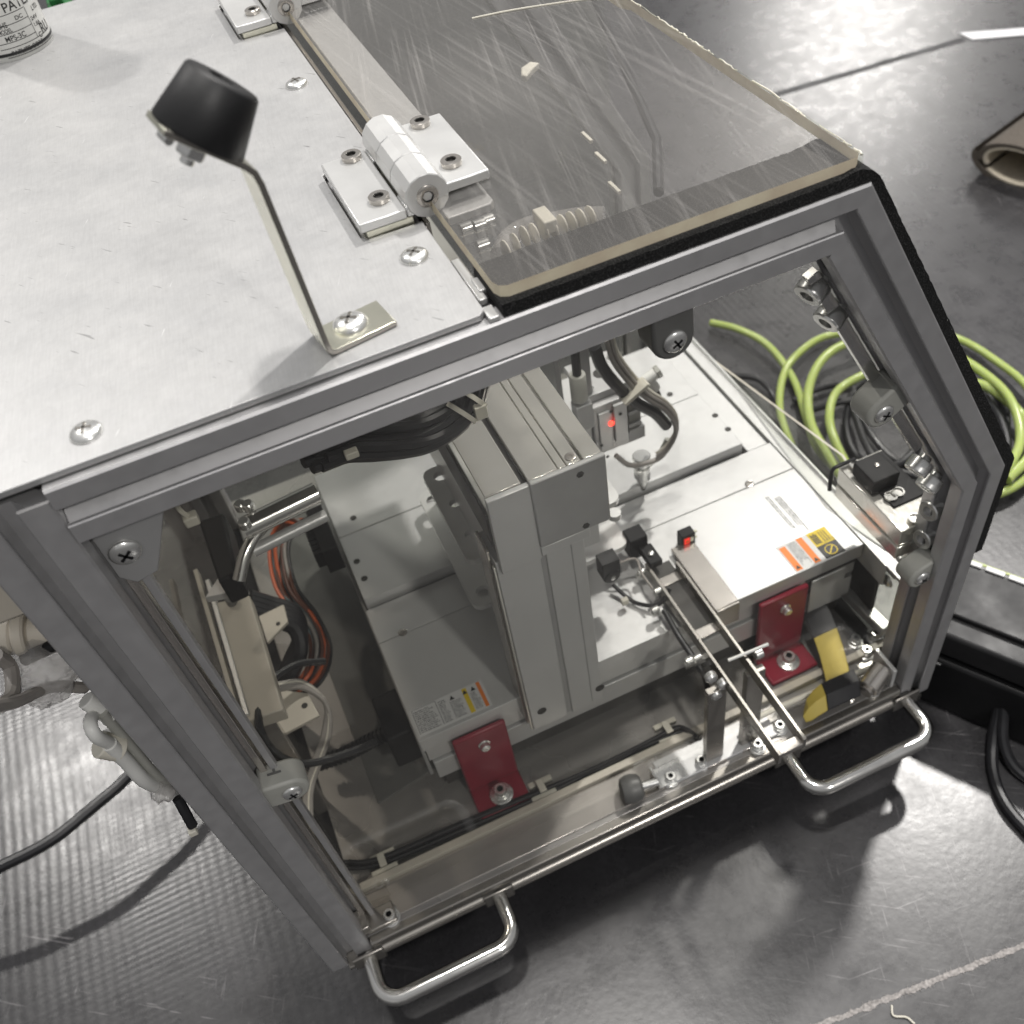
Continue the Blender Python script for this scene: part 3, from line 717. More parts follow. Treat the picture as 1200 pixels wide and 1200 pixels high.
boxo('riser', 'robot', rob, 172, 226, 120, 250, -262.2, -329.8)
boxo('riser', 'robot', rob, 162, 230, 90, 250, -196.7, -257.3)

# small print stickers on the base cover
def sticker(corners, z, mat_, name, par, th=.22):
    g = MB(); g.slab([(p_.x, p_.y, z) for p_ in corners], (0, 0, th)); return g.build(name, mat_, par)
def rect_top(x0, x1, y0, y1, z, mat_, name, par, th=.22):
    return boxo(name, mat_, par, x0, x1, y0, y1, z, z + th, bevel=0)
z_ = zt_ + .05
st = rect_top(369.5, 394, 70.5 + 2.5, 99, z_, 'label_white', 'warning_label', rob)
rect_top(370.5, 375.5, 73.5, 97, z_ + .25, 'orange', 'label_panel', st, .1)
rect_top(385.5, 390.5, 73.5, 98.5, z_ + .25, 'orange', 'label_panel', st, .1)
def micro_print(x0, x1, y0, y1, name, mat_, par, z__, pitch=1.15, vertical=True, seed=1):
    rnd = random.Random(seed); g = MB(); a = x0 if vertical else y0
    while a < (x1 if vertical else y1) - pitch * .6:
        b = (y1 if vertical else x0); end = (y0 + rnd.uniform(0, .3) * (y1 - y0)) if vertical else (x1 - rnd.uniform(0, .3) * (x1 - x0))
        while (b > end) if vertical else (b < end):
            w_ = rnd.choice((.28, .4, .55)); h_ = pitch * rnd.uniform(.4, .66); o_ = rnd.uniform(0, .12)
            if vertical: g.box(a + o_, a + o_ + h_, b - w_, b, z__, z__ + .07); b -= w_ + rnd.choice((.16, .2, .2, .6))
            else: g.box(b, b + w_, a + o_, a + o_ + h_, z__, z__ + .07); b += w_ + rnd.choice((.16, .2, .2, .6))
        a += pitch
    return g.build(name, mat_, par)
micro_print(377, 384.5, 74.5, 97.5, 'label_print', 'grey_ink', st, z_ + .25, 1.3, True, 3)
for x in (373, 388): 
    g = MB(); g.slab([(x - 1.8, 75, z_ + .38), (x + 1.8, 75, z_ + .38), (x, 78.4, z_ + .38)], (0, 0, .06)); g.build('label_triangle', 'ink', st)
st2 = rect_top(394.6, 410.5, 85.2, 99, z_, 'label_yellow', 'warning_label', rob)
for k in range(4): rect_top(396 + k * 1.3, 396.9 + k * 1.3, 87, 97 - k % 2, z_ + .25, 'ink', 'label_print', st2, .08)
for k in range(3): rect_top(403 + k * 2, 403.6 + k * 2, 87, 97, z_ + .25, 'ink', 'label_print', st2, .08)
st3 = rect_top(394.6, 410.5, 73, 85, z_, 'ink', 'warning_label', rob)
g = MB(); n_ = 24; c = Vector((402.5, 79, z_ + .28)); vs = []
for k in range(n_): a = 2 * math.pi * k / n_; vs += [c + Vector((math.cos(a), math.sin(a), 0)) * 4.6, c + Vector((math.cos(a), math.sin(a), 0)) * 3.9]
g.add(vs, [(2 * k, (2 * k + 2) % (2 * n_), (2 * k + 3) % (2 * n_), 2 * k + 1) for k in range(n_)]); g.slab([c + Vector((-3, -2.4, 0)), c + Vector((-2.4, -3, 0)), c + Vector((3, 2.4, 0)), c + Vector((2.4, 3, 0))], (0, 0, .05)); g.build('label_ring', 'label_yellow', st3)
micro_print(389.5, 393, 100, 144, 'fine_print', 'grey_ink', rob, z_, 1.7, True, 5)
micro_print(395, 400.5, 99.8, 140, 'fine_print', 'grey_ink', rob, z_, 1.8, True, 6)
# left base label
la, lb, lc, ld_ = at(483, 838, 'z', zt_), at(491, 861, 'z', zt_), at(571, 828, 'z', zt_), at(557, 806, 'z', zt_)
st = rect_top(82, 134.5, 75, 97, z_, 'label_white', 'rating_label', rob)
micro_print(84, 99, 77, 95.5, 'label_print', 'grey_ink', st, z_ + .25, 1.5, False, 8)
micro_print(101.5, 107, 77, 95.5, 'label_print', 'grey_ink', st, z_ + .25, 1.5, False, 9)
micro_print(109, 118, 77, 90.5, 'label_print', 'grey_ink', st, z_ + .25, 1.4, False, 10)
micro_print(124, 129, 77, 90.5, 'label_print', 'grey_ink', st, z_ + .25, 1.4, False, 11)
g = MB(); g.box(83, 83.4, 76.5, 96, z_ + .25, z_ + .33); g.box(100, 100.4, 76.5, 96, z_ + .25, z_ + .33); g.box(83, 100, 95.9, 96.2, z_ + .25, z_ + .33); g.build('label_print', 'grey_ink', st)
rect_top(119.5, 122.8, 75.8, 96, z_ + .25, 'label_yellow', 'label_panel', st, .1)
rect_top(130.2, 132.8, 75.8, 96.5, z_ + .25, 'orange', 'label_panel', st, .1)
g = MB()
for x in (111.5, 121, 127): g.slab([(x - 1.8, 91.5, z_ + .36), (x + 1.8, 91.5, z_ + .36), (x, 95, z_ + .36)], (0, 0, .06))
g.build('label_triangle', 'ink', st)

# ------------------------------------------------------------------ red angle brackets
def red_bracket(x0, x1, y, zt2, label):
    t = thing('red_bracket', label, 'bracket', ((x0 + x1) / 2, y, ZB), 'dark red angle brackets in front of the robot base')
    g = MB(); g.box(x0, x1, y - 4, y, ZB + 4.1, zt2); g.box(x0, x1, y - 27, y, ZB + .2, ZB + 4); g.build('angle_plate', 'red', t, 1.4)
    cx = (x0 + x1) / 2 + 1
    g = MB(); g.lathe((cx, y - 15.5, ZB + 4), Z, [(8.6, 0), (8.6, 1.4), (8, 1.8)], 28); w0 = g.build('washer', 'zinc', t)
    g = MB(); g.lathe((cx, y - 15.5, ZB + 5.9), Z, [(5.6, 0), (5.6, 2), (5.2, 2.2)], 28); g.socket_screw((cx, y - 15.5, ZB + 8.2), Z, 4.7, 5); g.build('foot_bolt', ['zinc', 'black_metal'], t)
    g = MB(); g.lathe((cx, y - 4.1, zt2 - 15), -Y, [(4.4, 0), (4.4, .8), (3.6, 1)], 24); g.lathe((cx, y - 5, zt2 - 15), -Y, [(3.4, 0), (3.4, 3.4), (2.6, 4.2), (.1, 4.3)], 20); g.build('upper_bolt', 'zinc', t)
red_bracket(100, 138.5, 71.5, -370.5, 'left dark red angle bracket below the rating label')
red_bracket(338, 378, 71.5, -371, 'right dark red angle bracket beside the black and yellow strap')

# ------------------------------------------------------------------ feeder track
fz = -340.
fd = thing('feeder_track', 'narrow two-rail steel feeder track on twin posts sticking out through the window', 'feeder', (285, 15, ZB))
def bar(p, q, w1, h1_, mat_, name, par, bev=.3):
    p = Vector(p); q = Vector(q); d = (q - p).normalized(); s_ = d.cross(Z).normalized(); u_ = s_.cross(d); g = MB()
    g.slab([p + s_ * w1 / 2 - u_ * h1_, p - s_ * w1 / 2 - u_ * h1_, p - s_ * w1 / 2, p + s_ * w1 / 2], q - p); return g.build(name, mat_, par, bev)
L1 = at(915, 885, 'z', fz); L0 = at(757, 660, 'z', fz); R1 = at(944, 866, 'z', fz); R0 = at(800, 655, 'z', fz)
bar((L0.x, L0.y, fz), (L1.x, L1.y, fz), 2.2, 11, 'stainless_dark', 'rail', fd)
bar((R1.x - (R1.x - L1.x) * 0 + 0.0, R0.y, fz), (R1.x, R1.y, fz), 2.2, 11, 'stainless_dark', 'rail', fd)
boxo('end_stop', 'stainless', fd, L1.x + 1.2, R1.x - 1.2, L1.y + 2, L1.y + 9, fz - 4.5, fz - 9)
boxo('track_floor', 'dark_slot', fd, L1.x + 1.2, R1.x - 1.2, 58, L0.y, fz - 7.6, fz - 9, bevel=0)
for y_ in (50, 100): boxo('cross_tie', 'stainless', fd, L1.x + 1.2, R1.x - 1.2, y_, y_ + 8, fz - 6.4, fz - 7.5)
boxo('support_post', 'stainless_dark', fd, 262, 276, 12, 17, fz - 10, ZB + 3)
boxo('support_post', 'stainless_dark', fd, 291, 305, 12, 17, fz - 10, ZB + 3)
for x in (262, 291): boxo('post_foot', 'stainless', fd, x - 1, x + 15, 8, 20, ZB + .2, ZB + 2.9)
boxo('guide_angle', 'stainless', fd, 301, 319, 68, 131, -351, -353)
boxo('guide_angle', 'stainless', fd, 301, 319, 66, 67.8, -351, -372)
g = MB()
for px, py in ((832, 792), (846, 800), (838, 812)):
    c = at(px, py, 'y', 14); g.lathe((c.x, 15, c.z), -Y, [(4, 0), (4.2, 3), (3.2, 4.6), (.2, 4.8)], 16)
g.build('clamp_bolt', 'zinc', fd)
g = MB(); g.tube([at(853, 774, 'z', fz + 3), at(900, 755, 'z', fz + 3)], 1.1, 10, 0, False); g.build('cross_pin', 'white', fd)
g = MB(); c = at(884, 768, 'z', fz - 6); g.cyl(c + X * 0, c + X * 6, 3.4, 16, 0, .6); g.build('thumb_bolt', 'zinc', fd)

# sensors near the pick-up point
t = thing('pickup_sensor', 'black block sensor at the inner end of the feeder track', 'sensor', (280, 138, fz))
c = at(748, 640, 'z', fz)
g = MB(); g.box(c.x - 8, c.x + 6, c.y - 4, c.y + 9, fz - 8, fz + 13); g.box(c.x - 2, c.x + 8, c.y - 22, c.y - 4, fz - 2, fz + 4); g.build('sensor_body', 'black_metal', t, .8)
g = MB(); g.lathe((c.x + 3, c.y - 14, fz + 4), Z, [(2.2, 0), (2.2, 1.6), (1.6, 2)], 16); g.build('screw', 'zinc', t)
t = thing('photo_sensor', 'small black optical sensor with a red glowing window on the white robot cover', 'sensor', (314, 138, zt_))
c = at(804, 630, 'z', -349)
g = MB(); g.box(c.x - 5.5, c.x + 5.5, c.y - 4, c.y + 4, zt_, -342); g.build('sensor_body', 'black_metal', t, .5)
g = MB(); g.box(c.x - 4., c.x + .6, c.y - 4.8, c.y - 4.1, -350.5, -344.5); g.build('sensor_window', 'led_dim', t, .3); g = MB(); g.box(c.x - 2.6, c.x - .6, c.y - 5.2, c.y - 4.85, -348.6, -346.4); g.build('sensor_lens', 'orange', t, .3)
g = MB(); g.cyl((c.x + 5.5, c.y, -346), (c.x + 8.5, c.y, -346), 1.3, 10); g.cyl((c.x + 5.5, c.y, -352), (c.x + 8.5, c.y, -352), 1.3, 10); g.box(c.x + 1, c.x + 3.4, c.y - 4.9, c.y - 4.1, -349, -345); g.build('terminal_pin', 'yellow_zinc', t)
t = thing('cylinder_sensor', 'black round-ended sensor hanging beside the robot column', 'sensor', (256, 120, -345))
c = at(715, 672, 'y', 110); 
g = MB(); g.cyl((c.x, 106, c.z), (c.x, 118, c.z), 6.5, 20, 0, 1); g.box(c.x - 6.5, c.x + 6.5, 106.5, 117.5, c.z, c.z + 16); g.build('sensor_body', 'rubber', t, .4)
g = MB(); g.lathe((c.x, 105.9, c.z), -Y, [(1.8, 0), (1.8, 1), (1.2, 1.4)], 14); g.build('screw', 'zinc', t)
# wiring around the feeder
def cable(pts, r, mat_, label, cat='cable', name='cable', ties=()):
    g = MB(); g.tube(pts, r, 10); o = tag(g.build(name, mat_), label, cat); return o
cable([at(718, 685, 'z', -350), at(735, 700, 'z', -353), at(750, 708, 'z', -353), at(772, 708, 'z', -350), at(785, 690, 'z', -342)], 1.5, 'cable', 'short black sensor lead looping left of the feeder track', name='sensor_lead')
cable([at(700, 668, 'z', -345), at(725, 660, 'z', -338), at(745, 655, 'z', -336), at(752, 672, 'z', -336), at(765, 690, 'z', -338)], .9, 'grey_cable', 'thin grey lead above the black sensor lead by the column', name='sensor_lead')
cable([at(778, 715, 'z', -345), at(795, 745, 'z', -350), at(815, 775, 'z', -352), at(828, 800, 'z', -365), at(832, 840, 'z', -400), at(838, 880, 'z', -440)], 2.2, 'cable', 'black cable running down along the left feeder rail', name='feeder_cable')
g = MB()
c = at(732, 705, 'z', -350); g.box(c.x - 2.5, c.x + 2.5, c.y - 2, c.y + 2, -352, -347); tag(g.build('cable_tie', 'nylon', None, .5), 'pale cable tie head on the sensor lead by the column', 'cable tie')
# small chrome cylinder fittings along the left rail
t = thing('clamp_fitting', 'small silver clamp fittings fixed to the left side of the feeder track', 'fitting', at(790, 690, 'z', -345))
for px, py, r in ((755, 668, 2.4), (775, 690, 2.8), (772, 712, 2.4), (812, 772, 3.2), (822, 768, 2.6)):
    c = at(px, py, 'z', -344); g = MB(); g.cyl(c, c + Vector((-5, 0, -1)), r, 14, 0, .4); g.box(c.x - 6, c.x + 3, c.y - 2, c.y + 2, c.z - 6, c.z - 2.5); g.build('fitting', 'zinc', t)

# ------------------------------------------------------------------ gripper valve block
gy = 190.
t = thing('gripper_block', 'grey metal pick-up head with a glowing red light hanging from the arm', 'gripper', (292, 200, -240))
a = at(697, 487, 'y', gy); b = at(748, 530, 'y', gy)
boxo('plate', 'robot', t, a.x - 2, a.x + 38, gy + 6, gy + 44, -240, -246)
boxo('body', 'profile', t, a.x - 1, a.x + 25, gy, gy + 26, -246.2, -292, bevel=.8)
boxo('body', 'clip', t, a.x + 26, a.x + 36, gy + 1, gy + 22, -246.2, -284, bevel=.8)
boxo('jaw', 'robot_grey', t, a.x + 20, a.x + 40, gy + 3, gy + 18, -284.3, -296, bevel=1.2)
boxo('face_plate', 'robot', t, a.x + 2, a.x + 11, gy - 2.2, gy - .1, -252, -288, bevel=.5)
boxo('face_plate', 'robot', t, a.x + 13.5, a.x + 23.5, gy - 2.8, gy - .1, -249, -284, bevel=.5)
c = at(717, 497, 'y', gy - 3.4); g = MB(); g.lathe((c.x, gy - 2.3, c.z), -Y, [(2.1, 0), (2.1, .8), (1.3, 1.6), (.1, 1.9)], 16); g.build('indicator_light', 'led', t)
for px, py in ((705, 522), (712, 535), (716, 482), (727, 485)):
    c = at(px, py, 'y', gy - 3); g = MB(); g.cyl((c.x, gy - 2.9, c.z), (c.x, gy - 3.4, c.z), 1.3, 12); g.build('screw', 'dark_slot', t)
g = MB(); g.lathe((a.x + 17, gy + 24, -240), Z, [(5, 0), (5, .3), (4, .3), (3.8, .1), (.01, .1)], 20); g.build('port', 'dark_slot', t)
c = at(752, 540, 'y', gy + 6)
g = MB(); g.lathe((c.x, c.y, c.z + 6), -Z, [(6.4, 0), (7, .6), (7, 7), (5.2, 8), (5.2, 11), (6.2, 11.5), (6.2, 17), (4.6, 18), (4.6, 27), (2.2, 37), (1.2, 38)], 22); g.build('nozzle', 'zinc', t)
boxo('nozzle_block', 'robot_grey', t, c.x - 5, c.x + 5, c.y - 4, c.y + 5, c.z - 20, c.z - 9, bevel=.8)
g = MB(); g.cyl((c.x - 7, c.y - 3, c.z - 6), (c.x - 1, c.y - 5, c.z - 8), 1.8, 12, 0, .3); g.cyl((c.x + 3, c.y - 5, c.z - 3), (c.x + 9, c.y - 4, c.z - 1), 1.6, 12, 0, .3); g.build('barb', 'zinc', t)
for dx_, dy_ in ((4, 12), (9, 34), (31, 12), (31, 36), (22, 40)):
    g = MB(); g.socket_screw((a.x + dx_, gy + dy_, -240), Z, 2.4, 1.8); g.build('screw', ['zinc', 'dark_slot'], t)
for zz in (-252, -262, -274, -280):
    g = MB(); g.box(a.x + 25.2, a.x + 35, gy - .6, gy + .9, zz, zz - 3.2); g.build('side_rib', 'robot_grey', t, .3)
boxo('side_flange', 'robot', t, a.x - 6, a.x - 1.2, gy + 4, gy + 20, -250, -288, bevel=.5)
boxo('cable_outlet', 'black_metal', t, a.x + 4, a.x + 20, gy + 6, gy + 16, -292.2, -297, bevel=.5)
boxo('hanger_bar', 'robot_grey', t, a.x - 3.6, a.x + 3.5, gy + 8, gy + 15, -150, -246)
boxo('hanger_plate', 'robot_grey', t, a.x - 22, a.x - 18, gy + 8, gy + 60, -150, -250)
t = thing('air_fitting', 'grey push-in air fitting with a black hose left of the pick-up head', 'fitting', at(678, 450, 'y', 175))
c = at(678, 455, 'y', 175)
g = MB(); g.lathe(c + Z * 12, -Z, [(5, 0), (5.6, 1), (5.6, 20), (4.6, 22)], 20); g.build('collar', 'clip', t); g = MB(); g.box(c.x - 5, c.x + 7, c.y - 5, c.y + 5, c.z - 12, c.z - 34); g.build('elbow', 'robot_grey', t, 1.)
g = MB(); g.tube([c + Z * 12, c + Z * 45, c + Vector((0, 6, 70))], 3., 10); g.build('hose', 'cable', t)
t = thing('air_fitting', 'white elbow air fitting standing right of the pick-up head', 'fitting', at(760, 450, 'y', 200))
c = at(757, 448, 'y', 205)
g = MB(); g.cyl(c + Vector((-6, 0, 0)), c + Vector((8, 0, 5)), 4.3, 18, 0, .7); g.cyl(c + Vector((2, 0, 2)), c + Vector((7, -1, -9)), 4, 18, 0, .6); g.build('elbow', 'white', t)
g = MB(); g.tube([c + Vector((6.4, -1, -8)), c + Vector((9, -2, -18)), c + Vector((8, -2, -30))], 2.3, 10); g.build('hose', 'cable', t)
g = MB(); g.cyl(c + Vector((8, 0, 5)), c + Vector((11, 0, 6)), 4.9, 8); g.build('release_ring', 'clip', t)
def hose_pts(pp, y): return [at(px, py, 'y', y) for px, py in pp]
pp = [(708, 400), (716, 425), (735, 450), (755, 468), (775, 480), (788, 495), (790, 512), (780, 530), (768, 540)]
hb = thing('gripper_hose_bundle', 'loop of black and grey hoses tied together above the pick-up head', 'hose', at(740, 450, 'y', 180))
for dx, dy, r, m_ in ((-6, 2, 4.2, 'cable'), (1.5, 0, 1.6, 'grey_cable'), (4.5, 1, 1.6, 'grey_cable'), (7, 3, 1.4, 'nylon')):
    pts = [Vector((q.x + dx * (1 - i / 12), q.y + dy, q.z + dx * .5)) for i, q in enumerate(hose_pts(pp if m_ != 'cable' else pp[:6], 178))]
    g = MB(); g.tube(pts, r, 10); g.build('hose', m_, hb)
c = at(740, 458, 'y', 178); g = MB(); g.slab([c + Vector((-9, -7, -3)), c + Vector((-7, -7, -5)), c + Vector((11, -7, 5)), c + Vector((9, -7, 7))], (0, 9, 0)); g.build('cable_tie', 'nylon', hb, .3)
cable(hose_pts([(722, 534), (738, 545), (760, 542), (775, 535), (783, 522)], 185), 2.0, 'grey_cable', 'thin grey hose curving in to the nozzle tip', 'hose', 'nozzle_hose')
c = at(775, 533, 'y', 184); c2 = at(784, 515, 'y', 184)
g = MB(); g.cyl(c, c2, 3.2, 14, 0, .5); tag(g.build('hose_sleeve', 'clip'), 'short pale sleeve joining the hoses right of the nozzle', 'sleeve')

# ------------------------------------------------------------------ black cable bundle under the beam
cb = thing('cable_bundle', 'thick bundle of black cables drooping under the top beam with white ties', 'cable', at(480, 510, 'y', 50))
pb = [(370, 540), (405, 528), (445, 526), (490, 520), (525, 502), (548, 478), (556, 452), (560, 430)]
for k in range(9):
    o_ = Vector((5.5 * math.cos(k * .7) * (1 if k else 0), 4 * math.sin(k * .7), 5.5 * math.sin(k * .7)))
    g = MB(); g.tube([at(px, py, 'y', 48 + min(i, 5) * 4) + o_ + Vector((0, 0, 5)) for i, (px, py) in enumerate(pb)], 2.9, 8); g.build('cable', 'cable', cb)
def band(c, ax, r, wd, par):
    g = MB(); r -= .6; g.lathe(c - ax * wd / 2, ax, [(r, 0), (r + .7, .1), (r + .7, wd - .1), (r, wd)], 24, 0, (False, False)); g.build('cable_tie', 'nylon', par)
d1 = (at(556, 452, 'y', 72) - at(525, 502, 'y', 64)).normalized()
for (px, py, yy) in ((541, 492, 66), (553, 474, 68)):
    c = at(px, py, 'y', yy) + Z * 5; band(c, d1, 8.9, 2.4, cb)
c = at(562, 480, 'y', 62); g = MB(); g.box(c.x - 3, c.x + 3, c.y - 3, c.y + 3, c.z - 4, c.z + 4); g.build('tie_head', 'nylon', cb, .6)
c = at(412, 532, 'y', 42); g = MB(); g.box(c.x - 3, c.x + 3, c.y - 2, c.y + 2, c.z - 1.5, c.z + 2); g.build('tie_head', 'nylon', cb, .6)

# ------------------------------------------------------------------ base plate clutter: front tray, wires, nuts
g = MB(); g.box(6, 440, 34, 39.5, ZB + .2, ZB + 6); tag(g.build('tray_bar', 'cream', None, .5), 'long thin beige bar lying along the front of the base plate', 'bar')
g = MB(); g.box(6, 232, 9, 33.8, ZB + .15, ZB + 1.6); tag(g.build('tray_sheet', 'stainless', None, .4), 'shiny steel strip between the bottom rail and the beige bar', 'sheet')
for k, (dy, dz, r, lab) in enumerate(((0, 3, 1.7, 'black wire nearest the beige bar along the base'), (4, 3.2, 1.9, 'black wire running behind two others along the base'), (2, 6.4, 1.4, 'thin black wire on top of the wire pair along the base'))):
    pts = [(-2 + k * 2, 56 + dy, ZB + dz), (25, 47 + dy, ZB + dz), (90, 44 + dy * 1.3, ZB + dz), (150, 42 + dy, ZB + dz), (200, 44 - dy * .4, ZB + dz), (252, 42 + dy, ZB + dz + 1), (262, 38 + dy * .5, ZB + dz + 2), (268, 30, ZB + 2)]
    g = MB(); g.tube(pts, r, 8); tag(g.build('wire', 'cable'), lab, 'wire')
for i, (x, lab) in enumerate(((26, 'leftmost white wire clip on the base plate'), (148, 'middle white wire clip below the red bracket'), (250, 'right white wire clip beside the feeder post'))):
    t = thing('wire_clip', lab, 'clip', (x, 44, ZB), 'white stick-on wire clips along the base')
    g = MB(); g.box(x - 9, x + 9, 37, 56, ZB + .2, ZB + 2.2) if i == 9 else g.box(x - 10, x + 9, 39.7, 43.5, ZB + .2, ZB + 5); g.box(x - 8, x + 10, 51, 55, ZB + .2, ZB + 4); g.build('clip_base', 'nylon', t, .5)
    g = MB(); g.box(x - 2.5, x + 2.5, 42, 52, ZB + 8.2, ZB + 9.6); g.build('strap', 'nylon', t, .3)
def base_bolt(px, py, r, h_, label, z0=ZB + .2, plate_=True):
    c = at(px, py, 'z', z0 + h_); t = thing('bolt', label, 'bolt', (c.x, c.y, z0), 'zinc bolts standing on the base plate')
    g = MB(); g.lathe((c.x, c.y, z0), Z, [(r * 1.5, 0), (r * 1.5, 1.4), (r * 1.35, 1.6)], 24); g.build('washer', 'zinc', t)
    g = MB(); g.lathe((c.x, c.y, z0 + 1.7), Z, [(r * 1.25, 0), (r * 1.25, h_ * .4), (r * 1.1, h_ * .45)], 6); g.build('nut', 'zinc', t, .3)
    g = MB(); g.socket_screw((c.x, c.y, z0 + 1.8 + h_ * .4), Z, r * .9, h_ * .6); g.build('bolt_head', ['zinc', 'black_metal'], t)
for px, py, r, h_, lab in ((786, 910, 4, 6, 'bolt on the small angle plate right of the grey rubber stop'), (822, 891, 4, 6, 'bolt standing left of the feeder posts'), (456, 1072, 4.4, 6, 'bolt in the dark lower left corner of the base'),
        (1027, 742, 4.3, 8, 'uppermost bolt of the cluster in the right corner'), (1016, 762, 3.8, 6, 'bolt in the middle of the cluster in the right corner'), (1003, 748, 4, 6, 'bolt at the left of the cluster in the right corner'), (1022, 802, 4.6, 8, 'large bolt lowest in the cluster in the right corner'),
        (888, 872, 4, 6, 'bolt behind the right feeder post'), (914, 850, 4, 5, 'bolt under the end of the feeder track')):
    base_bolt(px, py, r, h_, lab)
g = MB(); g.box(228, 320, 8.5, 30, ZB + .2, ZB + 3); tag(g.build('mounting_strip', 'robot', None, .5), 'pale metal strip under the feeder posts on the base', 'plate')
t = thing('angle_plate', 'small silver angle plate beside the grey rubber stop', 'plate', (228, 18, ZB))
g = MB(); g.box(224, 246, 9, 24, ZB + 3.1, ZB + 4.2); g.box(222.5, 224, 9, 24, ZB + 3.1, ZB + 10); g.build('plate', 'zinc', t, .3)
t = thing('grey_bumper', 'grey rounded rubber stop lying by the bottom rail', 'bumper', (207, 15, ZB))
g = MB(); g.lathe((196, 17, ZB + 10), Vector((1, -.2, 0)), [(5, 0), (8.4, 1.5), (10, 5), (10.2, 9), (9, 14), (6.5, 16)], 24); g.build('rubber_body', 'dark_clip', t)
g = MB(); g.cyl((211, 14, ZB + 10), (223, 12, ZB + 10), 3, 12); g.build('stud', 'zinc', t)
# lower left corner fixing
t = thing('corner_clamp', 'dark shiny clamp block in the lower left corner of the base', 'clamp', (14, 22, ZB))
g = MB(); c = at(450, 1075, 'z', ZB + 6); g.box(c.x - 18, c.x + 8, c.y - 5, c.y + 9, ZB + 2, ZB + 6); g.box(c.x - 18, c.x - 10, c.y - 5, c.y + 9, ZB + 6, ZB + 14); g.build('block', 'stainless_dark', t, .8)

# striped strap (black and yellow)
t = thing('striped_strap', 'flat black and yellow striped strap curving up beside the right red bracket', 'strap', (380, 40, ZB))
def strap(ctr, hw, th, mat_, taper=None):
    C_ = [Vector(q) for q in ctr]; g = MB(); n_ = len(C_); vs = []
    for i, q in enumerate(C_):
        h_ = Vector(hw) * (1 if not taper else taper[i]); d = (C_[min(i + 1, n_ - 1)] - C_[max(i - 1, 0)]).normalized(); nn_ = d.cross(h_).normalized() * th / 2
        bulge = nn_ * 1.8
        vs += [q - h_ - nn_ * .6, q - nn_ - bulge, q + h_ - nn_ * .6, q + h_ + nn_ * .6, q + nn_ + bulge * .2, q - h_ + nn_ * .6]
    fs = []
    for i in range(n_ - 1):
        for k in range(6): fs.append((i * 6 + k, i * 6 + (k + 1) % 6, i * 6 + 6 + (k + 1) % 6, i * 6 + 6 + k))
    fs += [(5, 4, 3, 2, 1, 0), tuple((n_ - 1) * 6 + k for k in range(6))]
    g.add(vs, fs); bmx = g.build('strap_band', mat_, t, .5)
    return bmx
U_ = [at(px, py, 'z', zz) for px, py, zz in ((941, 692, -408), (950, 705, -412), (959, 722, -417), (967, 742, -422), (974, 762, -427), (980, 785, -432), (984, 808, -438))]
strap(U_[:4], (9, -1.5, 3), 3, 'cable'); strap(U_[3:], (8.6, -1.5, 3), 3.4, 'yellow')
Q_ = [at(px, py, 'z', zz) for px, py, zz in ((1004, 800, -432), (990, 806, -431), (976, 812, -431), (966, 817, -431), (956, 824, -432), (948, 832, -434), (943, 841, -437))]
strap(Q_[:4], (3, 9, 3), 4, 'cable'); strap(Q_[3:], (3, 8.8, 3), 4.2, 'yellow', (1, .95, .8, .35))
g = MB(); g.tube([at(870, 850, 'z', -434), at(905, 832, 'z', -434), at(1036, 776, 'z', -434)], 2.2, 10, 0, False); tag(g.build('support_rod', 'nylon'), 'pale rod lying across the striped strap', 'rod')
# air cylinder in right corner
t = thing('corner_cylinder', 'small steel cylinder with end plate in the right corner of the base', 'cylinder', (425, 22, ZB))
c = at(1040, 790, 'z', -432); g = MB(); g.cyl(c + Vector((-20, -4, 0)), c + Vector((-2, 4, 4)), 8, 20, 0, 1); g.cyl(c + Vector((-23, -5, 0)), c + Vector((-20, -4, 0)), 5, 16); g.build('barrel', 'stainless', t)
g = MB(); g.slab([c + Vector((-1, -6, -10)), c + Vector((-1, 16, -10)), c + Vector((-1, 16, 12)), c + Vector((-1, -6, 12))], (3, 0, 0)); g.build('end_plate', 'hinge', t, .5)
g = MB(); g.slab([(426, 85, ZB + 8), (430, 40, ZB + 8), (440, 42, ZB + 8), (436, 90, ZB + 8)], (0, 0, 9)); tag(g.build('slide_block', 'hinge', None, 1.2), 'white metal block standing behind the bolt cluster', 'block')

# ------------------------------------------------------------------ right side sheet and rail
g = MB(); g.slab([(440, 40, -357), (440, 126, -322), (440, 345, -368), (440, 345, ZB), (440, 40, ZB)], (1.8, 0, 0), 0, 1)
tag(g.build('side_sheet', ['side', 'cream']), 'clear acrylic side sheet with a tan sloping edge right of the robot', 'acrylic sheet')
t = thing('side_channel', 'pale metal channel running along the right of the robot', 'channel', (432, 200, ZB))
boxo('channel_web', 'robot', t, 427, 438.5, 30, 345, -358, -361); boxo('channel_flange', 'hinge', t, 426, 427.5, 48, 345, -357.3, -380); boxo('channel_flange', 'hinge', t, 437, 439, 48, 345, -355, -380)
g = MB(); g.box(433, 436.5, 60, 300, ZB + .3, -364); tag(g.build('inner_side_wall', 'dark_slot', None, .3), 'dark inner wall sheet below the pale channel', 'sheet')
